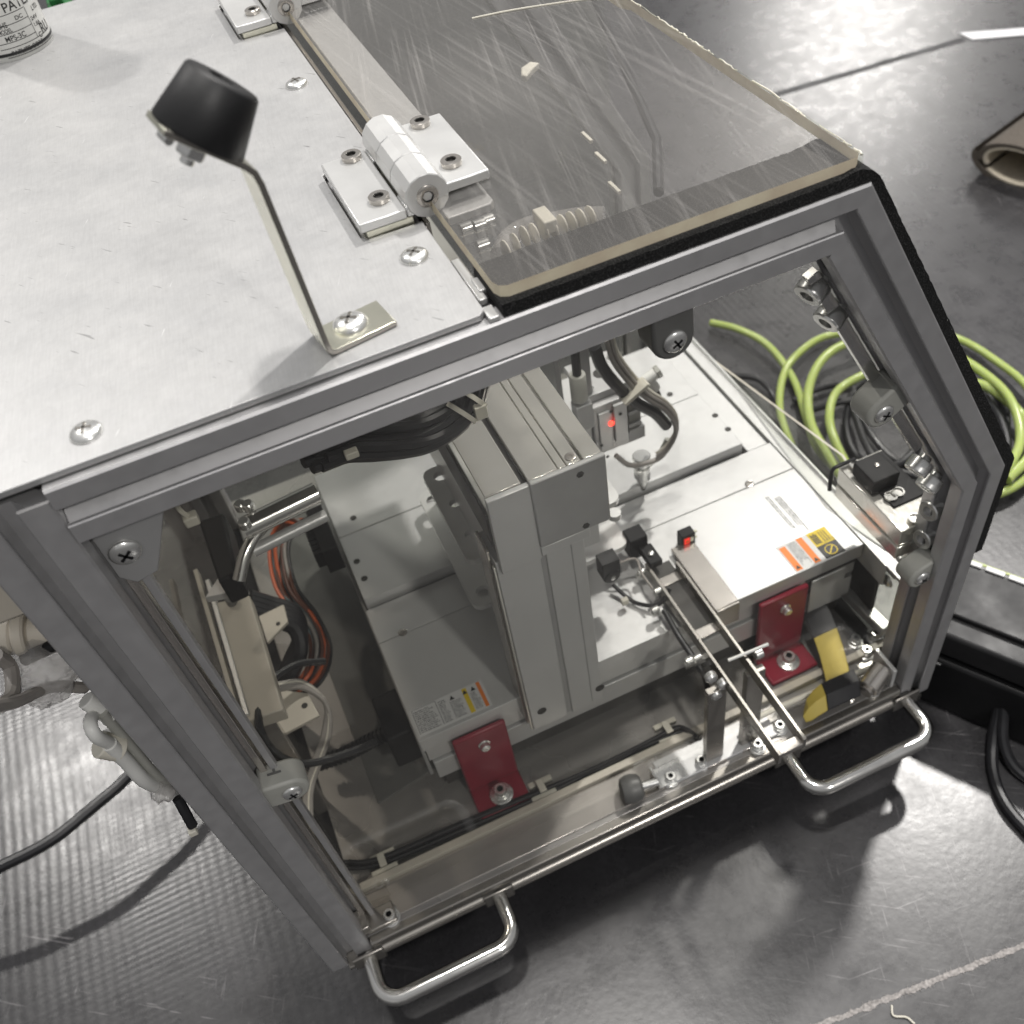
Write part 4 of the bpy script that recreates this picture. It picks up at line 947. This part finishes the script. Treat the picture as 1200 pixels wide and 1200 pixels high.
# slide unit bar with sensor block
t = thing('sensor_bar', 'polished aluminium bar with a black sensor block at the slanted corner', 'bar', (425, 60, -290))
za = -286.
a = at(983, 548, 'z', za); b = at(1068, 640, 'z', za)
y0_, y1_ = 26, a.y
g = MB(); g.box(a.x, a.x + 34, y0_, y1_, za, za - 14); g.box(a.x + 1.5, a.x + 34, y0_, y1_ + 1, za - 14, za - 17); g.box(a.x, a.x + 34, y0_, y1_, za - 17, za - 28); g.build('bar_body', 'robot_polished', t, .6)
boxo('black_sheet', 'black_metal', t, a.x + 8, a.x + 33, y0_ + 18, y1_ - 2, za + .2, za + 1.6)
c = at(1030, 555, 'z', za + 8); g = MB(); g.box(c.x - 11, c.x + 9, c.y - 9, c.y + 13, za + 1.7, za + 13); g.build('sensor_block', 'black_metal', t, .8)
g = MB(); g.lathe((c.x, c.y + 3, za + 13), Z, [(1.8, 0), (1.8, .8), (1, 1.1)], 14); g.build('screw', 'stainless', t)
for px, py in ((1003, 545), (1044, 582), (1052, 577), (1072, 608)):
    c = at(px, py, 'z', za + 2); g = MB(); g.lathe((c.x, c.y, za + 1.6), Z, [(4.2, 0), (4.2, 1.6), (3.2, 1.6), (3., .4), (.1, .4)], 20); g.build('washer', 'chrome', t)
g = MB(); g.tube([at(1002, 538, 'z', za + 3), at(985, 545, 'z', za + 3), at(975, 552, 'z', za), at(972, 575, 'z', za - 12)], 1.4, 8); g.build('sensor_wire', 'cable', t)
# gusset plates and cap screws at the corner
t = thing('corner_gusset', 'polished plate at the slanted corner holding four knurled screws', 'bracket', (420, 26, -250))
g = MB(); g.slab([at(px, py, 'y', 27) for px, py in ((1092, 566), (1098, 556), (1127, 582), (1108, 641), (1076, 637))], (0, 3, 0)); g.build('gusset_plate', 'chrome', t, .4)
for i, (px, py) in enumerate(((1085, 536), (1097, 556), (1101, 592), (1093, 625))):
    c = at(px, py, 'y', 20); d = Vector((-.75, -.2, -.5)) if i < 2 else Vector((-1, -.15, .1))
    g = MB(); g.lathe(c - d * 1, d, [(3.6, 0), (3.6, 3), (6.6, 3), (6.9, 3.5), (6.9, 10.6), (6.4, 11.4), (3.4, 11.4), (3.2, 7.5), (.1, 7.5)], 24); g.build('cap_screw', 'zinc', t, 0, 30)
t = thing('beam_screw_pair', 'two steel cap screws side by side under the right end of the top beam', 'screw', (315, 20, -58))
for px, py in ((957, 332), (978, 364)):
    c = at(px, py, 'y', 20); d = Vector((-.85, -.3, -.45))
    g = MB(); g.lathe(c - d * 4, d, [(3.6, 0), (3.6, 3), (6.6, 3), (6.9, 3.5), (6.9, 10.6), (6.4, 11.4), (3.4, 11.4), (3.2, 7.5), (.1, 7.5)], 24); g.build('cap_screw', 'zinc', t, 0, 30)
t = thing('post_screw', 'round steel screw head on the dark inner side wall', 'screw', (433, 60, -420))
c = at(1040, 680, 'x', 432.6); g = MB(); g.pan_screw(c, -X, 5.5, 3, turn=.2); g.build('screw_head', ['zinc', 'black_metal'], t)

# ------------------------------------------------------------------ left part of the interior
t = thing('terminal_box', 'beige metal plate box standing along the left wall inside the machine', 'box', (0, 140, ZB))
c0_ = at(245, 712, 'z', -300)
g = MB(); g.slab([at(px, py, 'z', -300) for px, py in ((249, 707), (292, 697), (332, 831), (287, 846))], (0, 0, -12)); g.build('box_body', 'cream', t, 1.)
g = MB(); g.box(-8, 2, 104, 112, -312, ZB + .2); g.box(-12, -2, 184, 192, -312, ZB + .2); g.build('box_leg', 'stainless', t, .5)
c = at(272, 706, 'z', -299); g = MB(); g.cyl((c.x, c.y, -300), (c.x, c.y, -294), 3.6, 14, 0, .5); g.build('bolt', 'dark_clip', t)
t = thing('wall_rail', 'pair of narrow bright metal rails on the left wall inside the machine', 'rail', (-22, 150, -300))
for (a_, b_, m_) in (((226, 668), (276, 840), 'cream'), ((240, 680), (286, 838), 'hinge')):
    a_ = at(*a_, 'z', -298); b_ = at(*b_, 'z', -298); g = MB(); g.slab([a_, a_ + X * 3, b_ + X * 3, b_], (0, 0, -8)); g.build('rail', m_, t, .4)
t = thing('inner_shelf', 'beige bracket plate with a hole beside the terminal box', 'bracket', (20, 150, -330))
g = MB(); g.slab([at(px, py, 'z', -330) for px, py in ((303, 722), (332, 708), (337, 728), (313, 753))], (0, 0, -3)); g.slab([at(px, py, 'z', -352) for px, py in ((326, 808), (360, 812), (374, 838), (325, 864), (316, 850))], (0, 0, -3)); g.build('plate', 'cream', t, .5)
g = MB(); c = at(357, 827, 'z', -352); g.cyl(c - Z, c + Z * .3, 2.2, 14); c = at(326, 731, 'z', -330); g.cyl(c - Z, c + Z * .3, 1.6, 14); g.build('hole', 'dark_slot', t)
# bright bars at the upper left
t = thing('cross_rail', 'shiny aluminium rail crossing behind the cables at the upper left', 'rail', at(330, 600, 'z', -200))
a = at(285, 620, 'z', -200); b = at(372, 578, 'z', -200)
g = MB(); g.tube([a, b], 7, 16, 0, False); g.build('round_rail', 'chrome', t)
g = MB(); g.tube([a + Vector((0, -6, -14)), b + Vector((0, -6, -14))], 4, 12, 0, False); g.build('thin_rail', 'robot', t)
g = MB(); g.tube([at(330, 598, 'z', -205), at(305, 620, 'z', -205), at(288, 648, 'z', -210), at(280, 680, 'z', -220)], 4, 12); g.build('bent_rod', 'chrome', t)
for px, py in ((284, 597), (293, 597), (289, 618)):
    c = at(px, py, 'z', -195); g = MB(); g.cyl(c, c + Z * 6, 3.6, 14, 0, .8); g.build('bolt', 'zinc', t)
g = MB(); g.slab([at(232, 610, 'z', -230), at(262, 600, 'z', -230), at(278, 672, 'z', -230), at(256, 682, 'z', -230)], (0, 0, -24)); g2 = tag(g.build('relay_block', 'black_metal', None, 2.), 'black relay block standing in the dark upper left of the interior', 'relay')
g = MB(); g.slab([at(240, 700, 'z', -262), at(290, 690, 'z', -262), at(270, 655, 'z', -262)], (0, 0, -6)); g.build('relay_bracket', 'robot', g2, .5)
t = thing('wire_connector', 'black multi-pin connector with orange wires left of the robot', 'connector', at(385, 610, 'z', -330))
a = at(372, 590, 'z', -330); b = at(395, 640, 'z', -330)
g = MB(); g.box(66, 79, b.y, a.y, -330, -356); g.build('connector_body', 'black_metal', t, .8)
g = MB()
for k in range(8): y_ = b.y + 4 + k * (a.y - b.y - 8) / 8; g.box(60, 66, y_, y_ + 4, -334, -350)
g.build('pin_row', 'black_metal', t, .3)
wires = thing('wire_loom', 'loop of orange, brown, grey and green wires curling from the black connector', 'wire', at(340, 650, 'z', -360))
pw_ = [(372, 625), (345, 612), (328, 640), (336, 690), (362, 725), (375, 760), (362, 800), (325, 815)]
for k, mname in enumerate(('orange_cable', 'brown_cable', 'green_cable', 'brown_cable', 'orange_cable', 'grey_cable', 'cable', 'green_cable', 'brown_cable', 'orange_cable', 'grey_cable', 'brown_cable', 'cable')):
    dx = (k - 6) * 1.9
    g = MB(); g.tube([at(px + dx * (1 if i not in (0, 7) else .4), py + random.uniform(-3, 3), 'z', -340 - i * 8) + Vector((0, 0, random.uniform(-4, 4))) for i, (px, py) in enumerate(pw_)], 1.5, 8); g.build('wire', mname, wires)
cl = thing('cable_loop', 'grey cables and one black cable looped at the lower left of the interior', 'cable', at(350, 840, 'z', -400))
for k, (rr, m_) in enumerate(((0, 'cable'), (2, 'grey_cable'), (5, 'grey_cable'), (8, 'grey_cable'), (3, 'nylon'))):
    if m_ == 'cable': pl_ = [(380, 775), (345, 780), (312, 805), (303, 845), (320, 880), (355, 895), (400, 885), (440, 870)]
    else: pl_ = [(325, 800 + rr), (355, 798 + rr), (382, 825), (388 - rr, 858), (378 - rr, 890), (366 - rr, 930), (368 - rr, 990)]
    g = MB(); g.tube([at(px, py, 'z', (-335 - i * 12) if m_ != 'cable' else (-300 - abs(i - 3) * 14)) for i, (px, py) in enumerate(pl_)], 2.6 if m_ == 'cable' else 2.0, 8); g.build('cable', m_, cl)
cor = thing('corrugated_cable', 'black corrugated conduit running from the left end of the robot base', 'conduit', at(440, 865, 'z', -420))
ca = [at(px, py, 'z', z__) for px, py, z__ in ((488, 842, -398), (465, 853, -405), (435, 868, -412), (405, 884, -420), (370, 896, -425))]
g = MB(); g.tube(ca, 4.6, 12); g.build('conduit', 'rubber', cor)
for i in range(26):
    t_ = i / 26 * 3.999; k = int(t_); c = ca[k].lerp(ca[k + 1], t_ - k); d = (ca[k + 1] - ca[k]).normalized()
    if i == 0: g = MB()
    g.lathe(c, d, [(4.6, -1), (6.0, -.6), (6.0, .6), (4.6, 1)], 14)
ob = g.build('ribs', 'rubber', cor)
g = MB(); a = at(487, 845, 'z', -392); g.box(60, 80, a.y - 18, a.y + 20, -372, -412); tag(g.build('end_connector', 'black_metal', None, 2.), 'black plug block on the left end of the robot base', 'plug')
ml = thing('black_loom', 'thick black taped cable loom below the orange wires', 'cable', at(340, 740, 'z', -340))
for k in range(4):
    g = MB(); g.tube([at(px, py + k * 6, 'z', -330 - i * 12) for i, (px, py) in enumerate(((292, 700), (318, 708), (345, 718), (352, 745), (340, 775), (330, 800)))], 6, 10); g.build('cable', 'cable', ml)
# inner left sheet and tie under beam
c = at(220, 605, 'y', 34); t = thing('loose_tie', 'white cable tie hanging under the top beam near the left post', 'cable tie', c)
g = MB(); g.box(c.x - 2.5, c.x + 3.5, c.y - 2, c.y + 3, c.z - 5, c.z); g.build('tie_head', 'nylon', t, .8)
c2 = at(210, 597, 'y', 34); g = MB(); g.tube([c2 + Z * 8, c2, c], 1.1, 6); g.build('tie_strap', 'nylon', t)
g = MB(); g.tube([(8, 36, -34), (60, 40, -40), (110, 42, -38), (150, 44, -36)], 2.8, 10); tag(g.build('beam_cable', 'grey_cable'), 'grey cable running close under the top beam', 'cable')
# under-lid objects seen through the clear lid
t = thing('wrapped_hose', 'white spiral-wrapped hose with a tie under the clear lid near the front', 'hose', at(640, 262, 'z', -18))
g = MB(); g.tube([at(px, py, 'z', -20) for px, py in ((585, 300), (598, 278), (620, 266), (650, 260), (680, 255), (708, 254))], 4.4, 12); g.build('hose', 'bag', t)
g = MB()
for k in range(10):
    a = at(592 + k * 11, 285 - k * 3.4 + (0 if k > 2 else (2 - k) * 5), 'z', -18); g.lathe(a, Vector((1, .1, 0)), [(4.4, 0), (4.9, .2), (4.9, .8), (4.4, 1)], 12)
g.build('spiral_wrap', 'nylon', t)
c = at(638, 255, 'z', -14); g = MB(); g.box(c.x - 3, c.x + 3, c.y - 7, c.y + 6, c.z - 4, c.z + 2); g.build('tie_head', 'nylon', t, .6)
for lab, px, py in (('pale cable tie under the middle of the clear lid', 618, 88),):
    c = at(px, py, 'z', -60); g = MB(); g.slab([c + Vector((-6, -5, 0)), c + Vector((-4, -9, 0)), c + Vector((3, -2, 0)), c + Vector((10, 3, 0)), c + Vector((6, 8, 0)), c + Vector((-2, 4, 0))], (0, 0, 4)); tag(g.build('cable_tie', 'nylon', None, .8), lab, 'cable tie')
for k, (px, py, lab) in enumerate(((688, 163, 'small white tie end highest of three under the lid'), (704, 187, 'small white tie end in the middle of three under the lid'), (720, 222, 'small white tie end lowest of three under the lid'))):
    c = at(px, py, 'z', -60); g = MB(); g.box(c.x - 1, c.x + 1, c.y - 6, c.y + 6, c.z, c.z + 2); tag(g.build('tie_end', 'nylon', None, .3), lab, 'cable tie')
t = thing('hose_fitting', 'small silver hose fittings under the lid corner by the hinge', 'fitting', at(560, 268, 'z', -22))
for px, py in ((546, 268), (562, 264), (572, 259), (566, 288)):
    c = at(px, py, 'z', -22); g = MB(); g.cyl(c - X * 3, c + X * 3, 3, 14, 0, .5); g.box(c.x - 2, c.x + 2, c.y - 2, c.y + 2, c.z - 6, c.z); g.build('fitting', 'zinc', t)
g = MB(); a = at(695, -5, 'z', -90); b = at(770, 165, 'z', -90); b2 = at(772, 225, 'z', -90)
g.tube([a, b, b2], 3.2, 10, 0, False); tag(g.build('inner_hose', 'cable'), 'dark hose running along the inside under the clear lid', 'hose')

# ------------------------------------------------------------------ outside left: connectors, bag, wires
t = thing('plug_connector', 'beige round plug connector at the left side of the machine', 'connector', (-55, 32, -80))
c = at(2, 745, 'x', -62)
g = MB(); g.cyl(c + Vector((-30, 10, 6)), c + Vector((5, 0, -2)), 9, 24, 0, 1); g.cyl(c + Vector((5, 0, -2)), c + Vector((10, -1, -3)), 10, 24, 0, 1); g.cyl(c + Vector((10, -1, -3)), c + Vector((20, -3, -5)), 7, 20, 0, 1); g.build('plug_body', 'cream', t)
g = MB(); g.cyl(c + Vector((4, -10, -8)), c + Vector((30, -12, -4)), 3, 12, 0, .8); g.build('plug_latch', 'black_metal', t)
g = MB(); g.box(-62, -33, 30, 80, -44, -78); tag(g.build('side_module', 'cream', None, 2), 'beige module block mounted on the left outer side', 'box')
def film(cx, cy, cz, sx_, sy_, sz_, label, name='plastic_bag', mat_='bag', seed=1):
    random.seed(seed); bm = bmesh.new(); bmesh.ops.create_icosphere(bm, subdivisions=4, radius=1)
    from mathutils import noise as nn_
    for v in bm.verts:
        k = 1 + .28 * nn_.noise(v.co * 2.3 + Vector((seed, 0, 0))) + .10 * nn_.noise(v.co * 7 + Vector((0, seed, 0)))
        v.co = Vector((v.co.x * sx_ * k, v.co.y * sy_ * k, v.co.z * sz_ * k)) * S
    me = bpy.data.meshes.new(name); bm.to_mesh(me); bm.free(); me.materials.append(M[mat_])
    for p_ in me.polygons: p_.use_smooth = True
    o = bpy.data.objects.new(name, me); col.objects.link(o); o.location = Vector((cx, cy, cz)) * S
    return tag(o, label, 'plastic bag' if name == 'plastic_bag' else 'hose')
c = at(52, 775, 'x', -52); film(c.x, c.y, c.z, 16, 22, 13, 'crumpled clear plastic bag at the left side of the machine', seed=3)
cable([at(-5, 768, 'x', -60), at(12, 782, 'x', -60), at(14, 815, 'x', -60), at(-2, 828, 'x', -60)], 3., 'grey_cable', 'short grey cable curving down at the left picture edge')
cable([at(-10, 828, 'x', -58), at(20, 822, 'x', -56), at(60, 805, 'x', -52), at(100, 806, 'x', -44)], 2.6, 'grey_cable', 'grey cable running right to the left post')
t = thing('white_hose', 'white braided hose bent back on itself beside the left post', 'hose', at(120, 850, 'x', -44))
g = MB(); g.tube([at(px, py, 'x', -42) for px, py in ((130, 872), (112, 862), (106, 845), (118, 830), (128, 845))], 2.9, 12); g.build('hose', 'white', t)
g = MB(); g.tube([at(px, py, 'x', -42) for px, py in ((128, 872), (148, 892), (170, 915), (196, 925))], 3.4, 12); g.tube([at(px, py, 'x', -46) for px, py in ((124, 860), (142, 880), (168, 905), (190, 914), (205, 930))], 2.6, 10); g.build('hose', 'white', t)
g = MB(); g.tube([at(px, py, 'x', -38) for px, py in ((120, 835), (150, 870), (180, 905), (200, 918))], 2.4, 12); g.build('hose', 'clip', t)
c = at(128, 874, 'x', -44); g = MB(); g.cyl(c + Vector((-3, 0, 4)), c + Vector((3, 0, -5)), 6, 16, 0, .6); g.build('tape_wrap', 'nylon', t)
c = at(190, 922, 'x', -40); film(c.x, c.y, c.z, 6, 8, 7, 'small crumpled clear film at the end of the white hose', seed=9)
c = at(100, 820, 'x', -42); g = MB(); g.cyl(c, c + Vector((5, -3, -14)), 4, 16, 0, .5); tag(g.build('hose_plug', 'white'), 'white plug piece above the bent white hose', 'plug')
g = MB(); g.tube([at(px, py, 'x', -36) for px, py in ((208, 935), (216, 950), (226, 968))], 2.6, 10); tag(g.build('black_plug_lead', 'cable'), 'short black lead hanging low beside the left post', 'cable')
c = at(226, 974, 'x', -37); g = MB(); g.box(c.x - 2, c.x + 2, c.y - 2, c.y + 2, c.z - 2, c.z + 2); tag(g.build('tie_end', 'nylon', None, .5), 'white tie end on the short black lead low beside the left post', 'cable tie')

# ------------------------------------------------------------------ floor items
def onfloor(px, py, h_): return at(px, py, 'z', ZF + h_)
pts = [onfloor(-120, 1060, 60), onfloor(-40, 1035, 60), onfloor(0, 1016, 60), onfloor(60, 985, 60), onfloor(110, 945, 60), onfloor(150, 910, 60), onfloor(200, 850, 60)]
cable(pts, 4.6, 'cable', 'thick black cable arching across the floor at the lower left')
pts = [onfloor(1172, 790, 60), onfloor(1170, 830, 30), onfloor(1164, 865, 12), onfloor(1164, 905, 5), onfloor(1180, 945, 4.5), onfloor(1215, 985, 4.5)]
cable(pts, 4.4, 'cable', 'black cable at the right falling from the black box, outer strand')
pts = [onfloor(1180, 790, 60), onfloor(1176, 835, 30), onfloor(1176, 870, 14), onfloor(1190, 900, 6), onfloor(1225, 925, 4.5)]
cable(pts, 4.2, 'cable', 'black cable at the right falling from the black box, inner strand')
# black equipment box
t = thing('equipment_case', 'black equipment case with a notched light green strip on its upper edge', 'case', (620, 60, ZF))
a = onfloor(1066, 762, 60); b = onfloor(1210, 822, 60)
dr = (b - a); dr.z = 0; dr.normalize(); nn = Vector((-dr.y, dr.x, 0)); nn = nn if nn.x > 0 else -nn
o0 = Vector((a.x, a.y, 0)) - dr * 10; o1 = o0 + dr * 260; dep = 150
def prism4(p0, p1, d0, d1, z0, z1, mat_, name, par, bev=1.): 
    g = MB(); g.slab([Vector((q.x, q.y, z0)) for q in (p0 + nn * d0, p1 + nn * d0, p1 + nn * d1, p0 + nn * d1)], (0, 0, z1 - z0)); return g.build(name, mat_, par, bev)
prism4(o0, o1, 0, dep * .5, ZF + .5, ZF + 62, 'black_metal', 'case_body', t, 3)
prism4(o0, o1, 3, dep * .5, ZF + 66, ZF + 92, 'rubber', 'case_lid', t, 3)
prism4(o0, o1, 20, dep * .48, ZF + 92.2, ZF + 97, 'rubber', 'case_edge', t, 1.5)
for k in range(12):
    p_ = o0 + dr * (2 + k * 17); prism4(p_, p_ + dr * 14, dep * .465, dep * .495, ZF + 97.2, ZF + 99, 'label_white' if k % 2 == 0 else 'label_white', 'light_strip_tile', t, .3)
prism4(o0, o1, dep * .49, dep * .505, ZF + 97, ZF + 98, 'green', 'light_strip_rim', t, .2)
prism4(o0 + dr * 8, o0 + dr * 34, -1.2, -.2, ZF + 58, ZF + 60, 'zinc', 'case_trim', t, .2)
# tube coil green, black
random.seed(5)
def coil(label, mat_, cx, cy, rx, ry, turns, r, dz, seed, start=None, name='tube_coil', cat='tube coil', ph0=0.):
    random.seed(seed); pts = list(start or [])
    n_ = int(turns * 12)
    for i in range(n_):
        a = ph0 + 2 * math.pi * i / 12; t_ = i / 12
        jr = 1 + .16 * math.sin(a * .37 + seed) + random.uniform(-.02, .02)
        pts.append(Vector((cx + rx * jr * math.cos(a) + 18 * math.sin(t_ * 2.1), cy + ry * jr * math.sin(a) + 22 * math.cos(t_ * 1.7 + seed), ZF + r + dz * t_ + 4 * math.sin(a * 1.3) + 4)))
    g = MB(); g.tube(pts, r, 10, sub=4); return tag(g.build(name, mat_), label, cat)
g_ = thing('green_tube_coil', 'loose coil of bright green air tube on the floor behind the machine', 'tube coil', (690, 330, ZF))
def gt(pp, r=4.1, h_=8):
    g = MB(); g.tube([onfloor(px, py, h_ + (i % 3) * 3) for i, (px, py) in enumerate(pp)], r, 12); g.build('tube', 'green', g_)
gt([(833, 378), (865, 386), (900, 405), (930, 445), (945, 490), (955, 520), (975, 545), (1000, 560)])
gt([(962, 600), (945, 565), (928, 525), (914, 480), (918, 440), (935, 415), (965, 395), (1010, 388), (1060, 380), (1125, 398), (1170, 425), (1205, 455), (1225, 500), (1215, 545), (1180, 575), (1120, 590)])
gt([(990, 565), (968, 530), (950, 495), (948, 455), (965, 420), (1000, 400), (1060, 392), (1120, 440), (1160, 455), (1200, 490), (1208, 530), (1180, 562)], 4.8, 18)
gt([(1000, 560), (980, 520), (972, 490), (980, 460), (1010, 440), (1060, 420), (1110, 415), (1150, 435), (1185, 470), (1195, 520), (1165, 570)], 4.4, 26)
bk = thing('black_hose_coil', 'tangled coil of thin black hoses behind the green tube', 'hose coil', (660, 330, ZF))
def bt(pp, r=3.6, h_=6):
    g = MB(); g.tube([onfloor(px, py, h_ + (i % 2) * 4) for i, (px, py) in enumerate(pp)], r, 10); g.build('hose', 'cable', bk)
bt([(930, 470), (960, 455), (1000, 450), (1050, 452), (1100, 470)])
bt([(1060, 435), (1025, 440), (1000, 460), (992, 500), (1005, 535), (1040, 550), (1090, 560)])
bt([(860, 440), (890, 445), (910, 470), (918, 510), (925, 560)])
bt([(1000, 455), (1015, 500), (1050, 540), (1100, 550), (1150, 540), (1180, 500), (1165, 450), (1120, 420)])
bt([(1100, 560), (1150, 560), (1180, 530), (1172, 490), (1150, 460)], 4, 12)
bt([(1000, 480), (1020, 530), (1060, 570), (1110, 590), (1150, 590), (1175, 560)], 4, 16)
bt([(950, 480), (990, 470), (1040, 470), (1080, 500), (1060, 540), (1020, 550)], 4, 10)
# rolled carpet piece
t = thing('rolled_carpet', 'rolled strip of brown carpet with a pale backing on the floor at the upper right', 'carpet', onfloor(1190, 170, 0))
c = onfloor(1172, 190, 0); dr2 = (onfloor(1230, 130, 0) - onfloor(1165, 178, 0)); dr2.z = 0; dr2.normalize(); nn2 = Vector((-dr2.y, dr2.x, 0))
ec = onfloor(1190, 196, 24); spi = []
def roll(r0, r1, th, a0, a1, mat_, name):
    g = MB(); n_ = 40; vin = []; L = 700
    for i in range(n_ + 1):
        a = a0 + (a1 - a0) * i / n_; r = r0 + (r1 - r0) * i / n_
        for rr in (r, r + th): vin.append((rr * math.cos(a), rr * math.sin(a)))
    vs = [ec + nn2 * x * 1.45 + Z * y * .72 for x, y in vin] + [ec + dr2 * L + nn2 * x * 1.45 + Z * y * .72 for x, y in vin]; m_ = len(vin); fs = []
    for i in range(n_):
        a_, b_, c_, d_ = 2 * i, 2 * i + 1, 2 * i + 2, 2 * i + 3
        fs += [(a_, b_, d_, c_), (m_ + a_, m_ + c_, m_ + d_, m_ + b_), (a_, c_, m_ + c_, m_ + a_), (b_, m_ + b_, m_ + d_, d_)]
    g.add(vs, fs); g.build(name, mat_, t, 0, 50)
roll(27, 30, 3.2, -.4, 5.6, 'felt', 'backing'); roll(30.5, 36, 6, -.2, 6.5, 'carpet', 'pile')
g = MB(); a = onfloor(1132, 43, 1); b = onfloor(1215, 36, 1); g.add([a + Vector((0, -14, 0)), b + Vector((0, -14, 0)), b + Vector((0, 14, 0)), a + Vector((0, 16, 0))], [(0, 1, 2, 3)])
g2 = MB(); g2.slab(g.v[:4], (0, 0, .6)); tag(g2.build('floor_tape', 'tape'), 'short white strip of tape on the floor at the upper right', 'tape')
# bit of bent wire on the floor
cable([onfloor(1045, 1178, 1.2), onfloor(1047, 1190, 1.2), onfloor(1062, 1192, 1.2), onfloor(1072, 1200, 1.2)], .7, 'nylon', 'small bent bit of wire on the floor at the lower right', 'wire', 'wire_scrap')
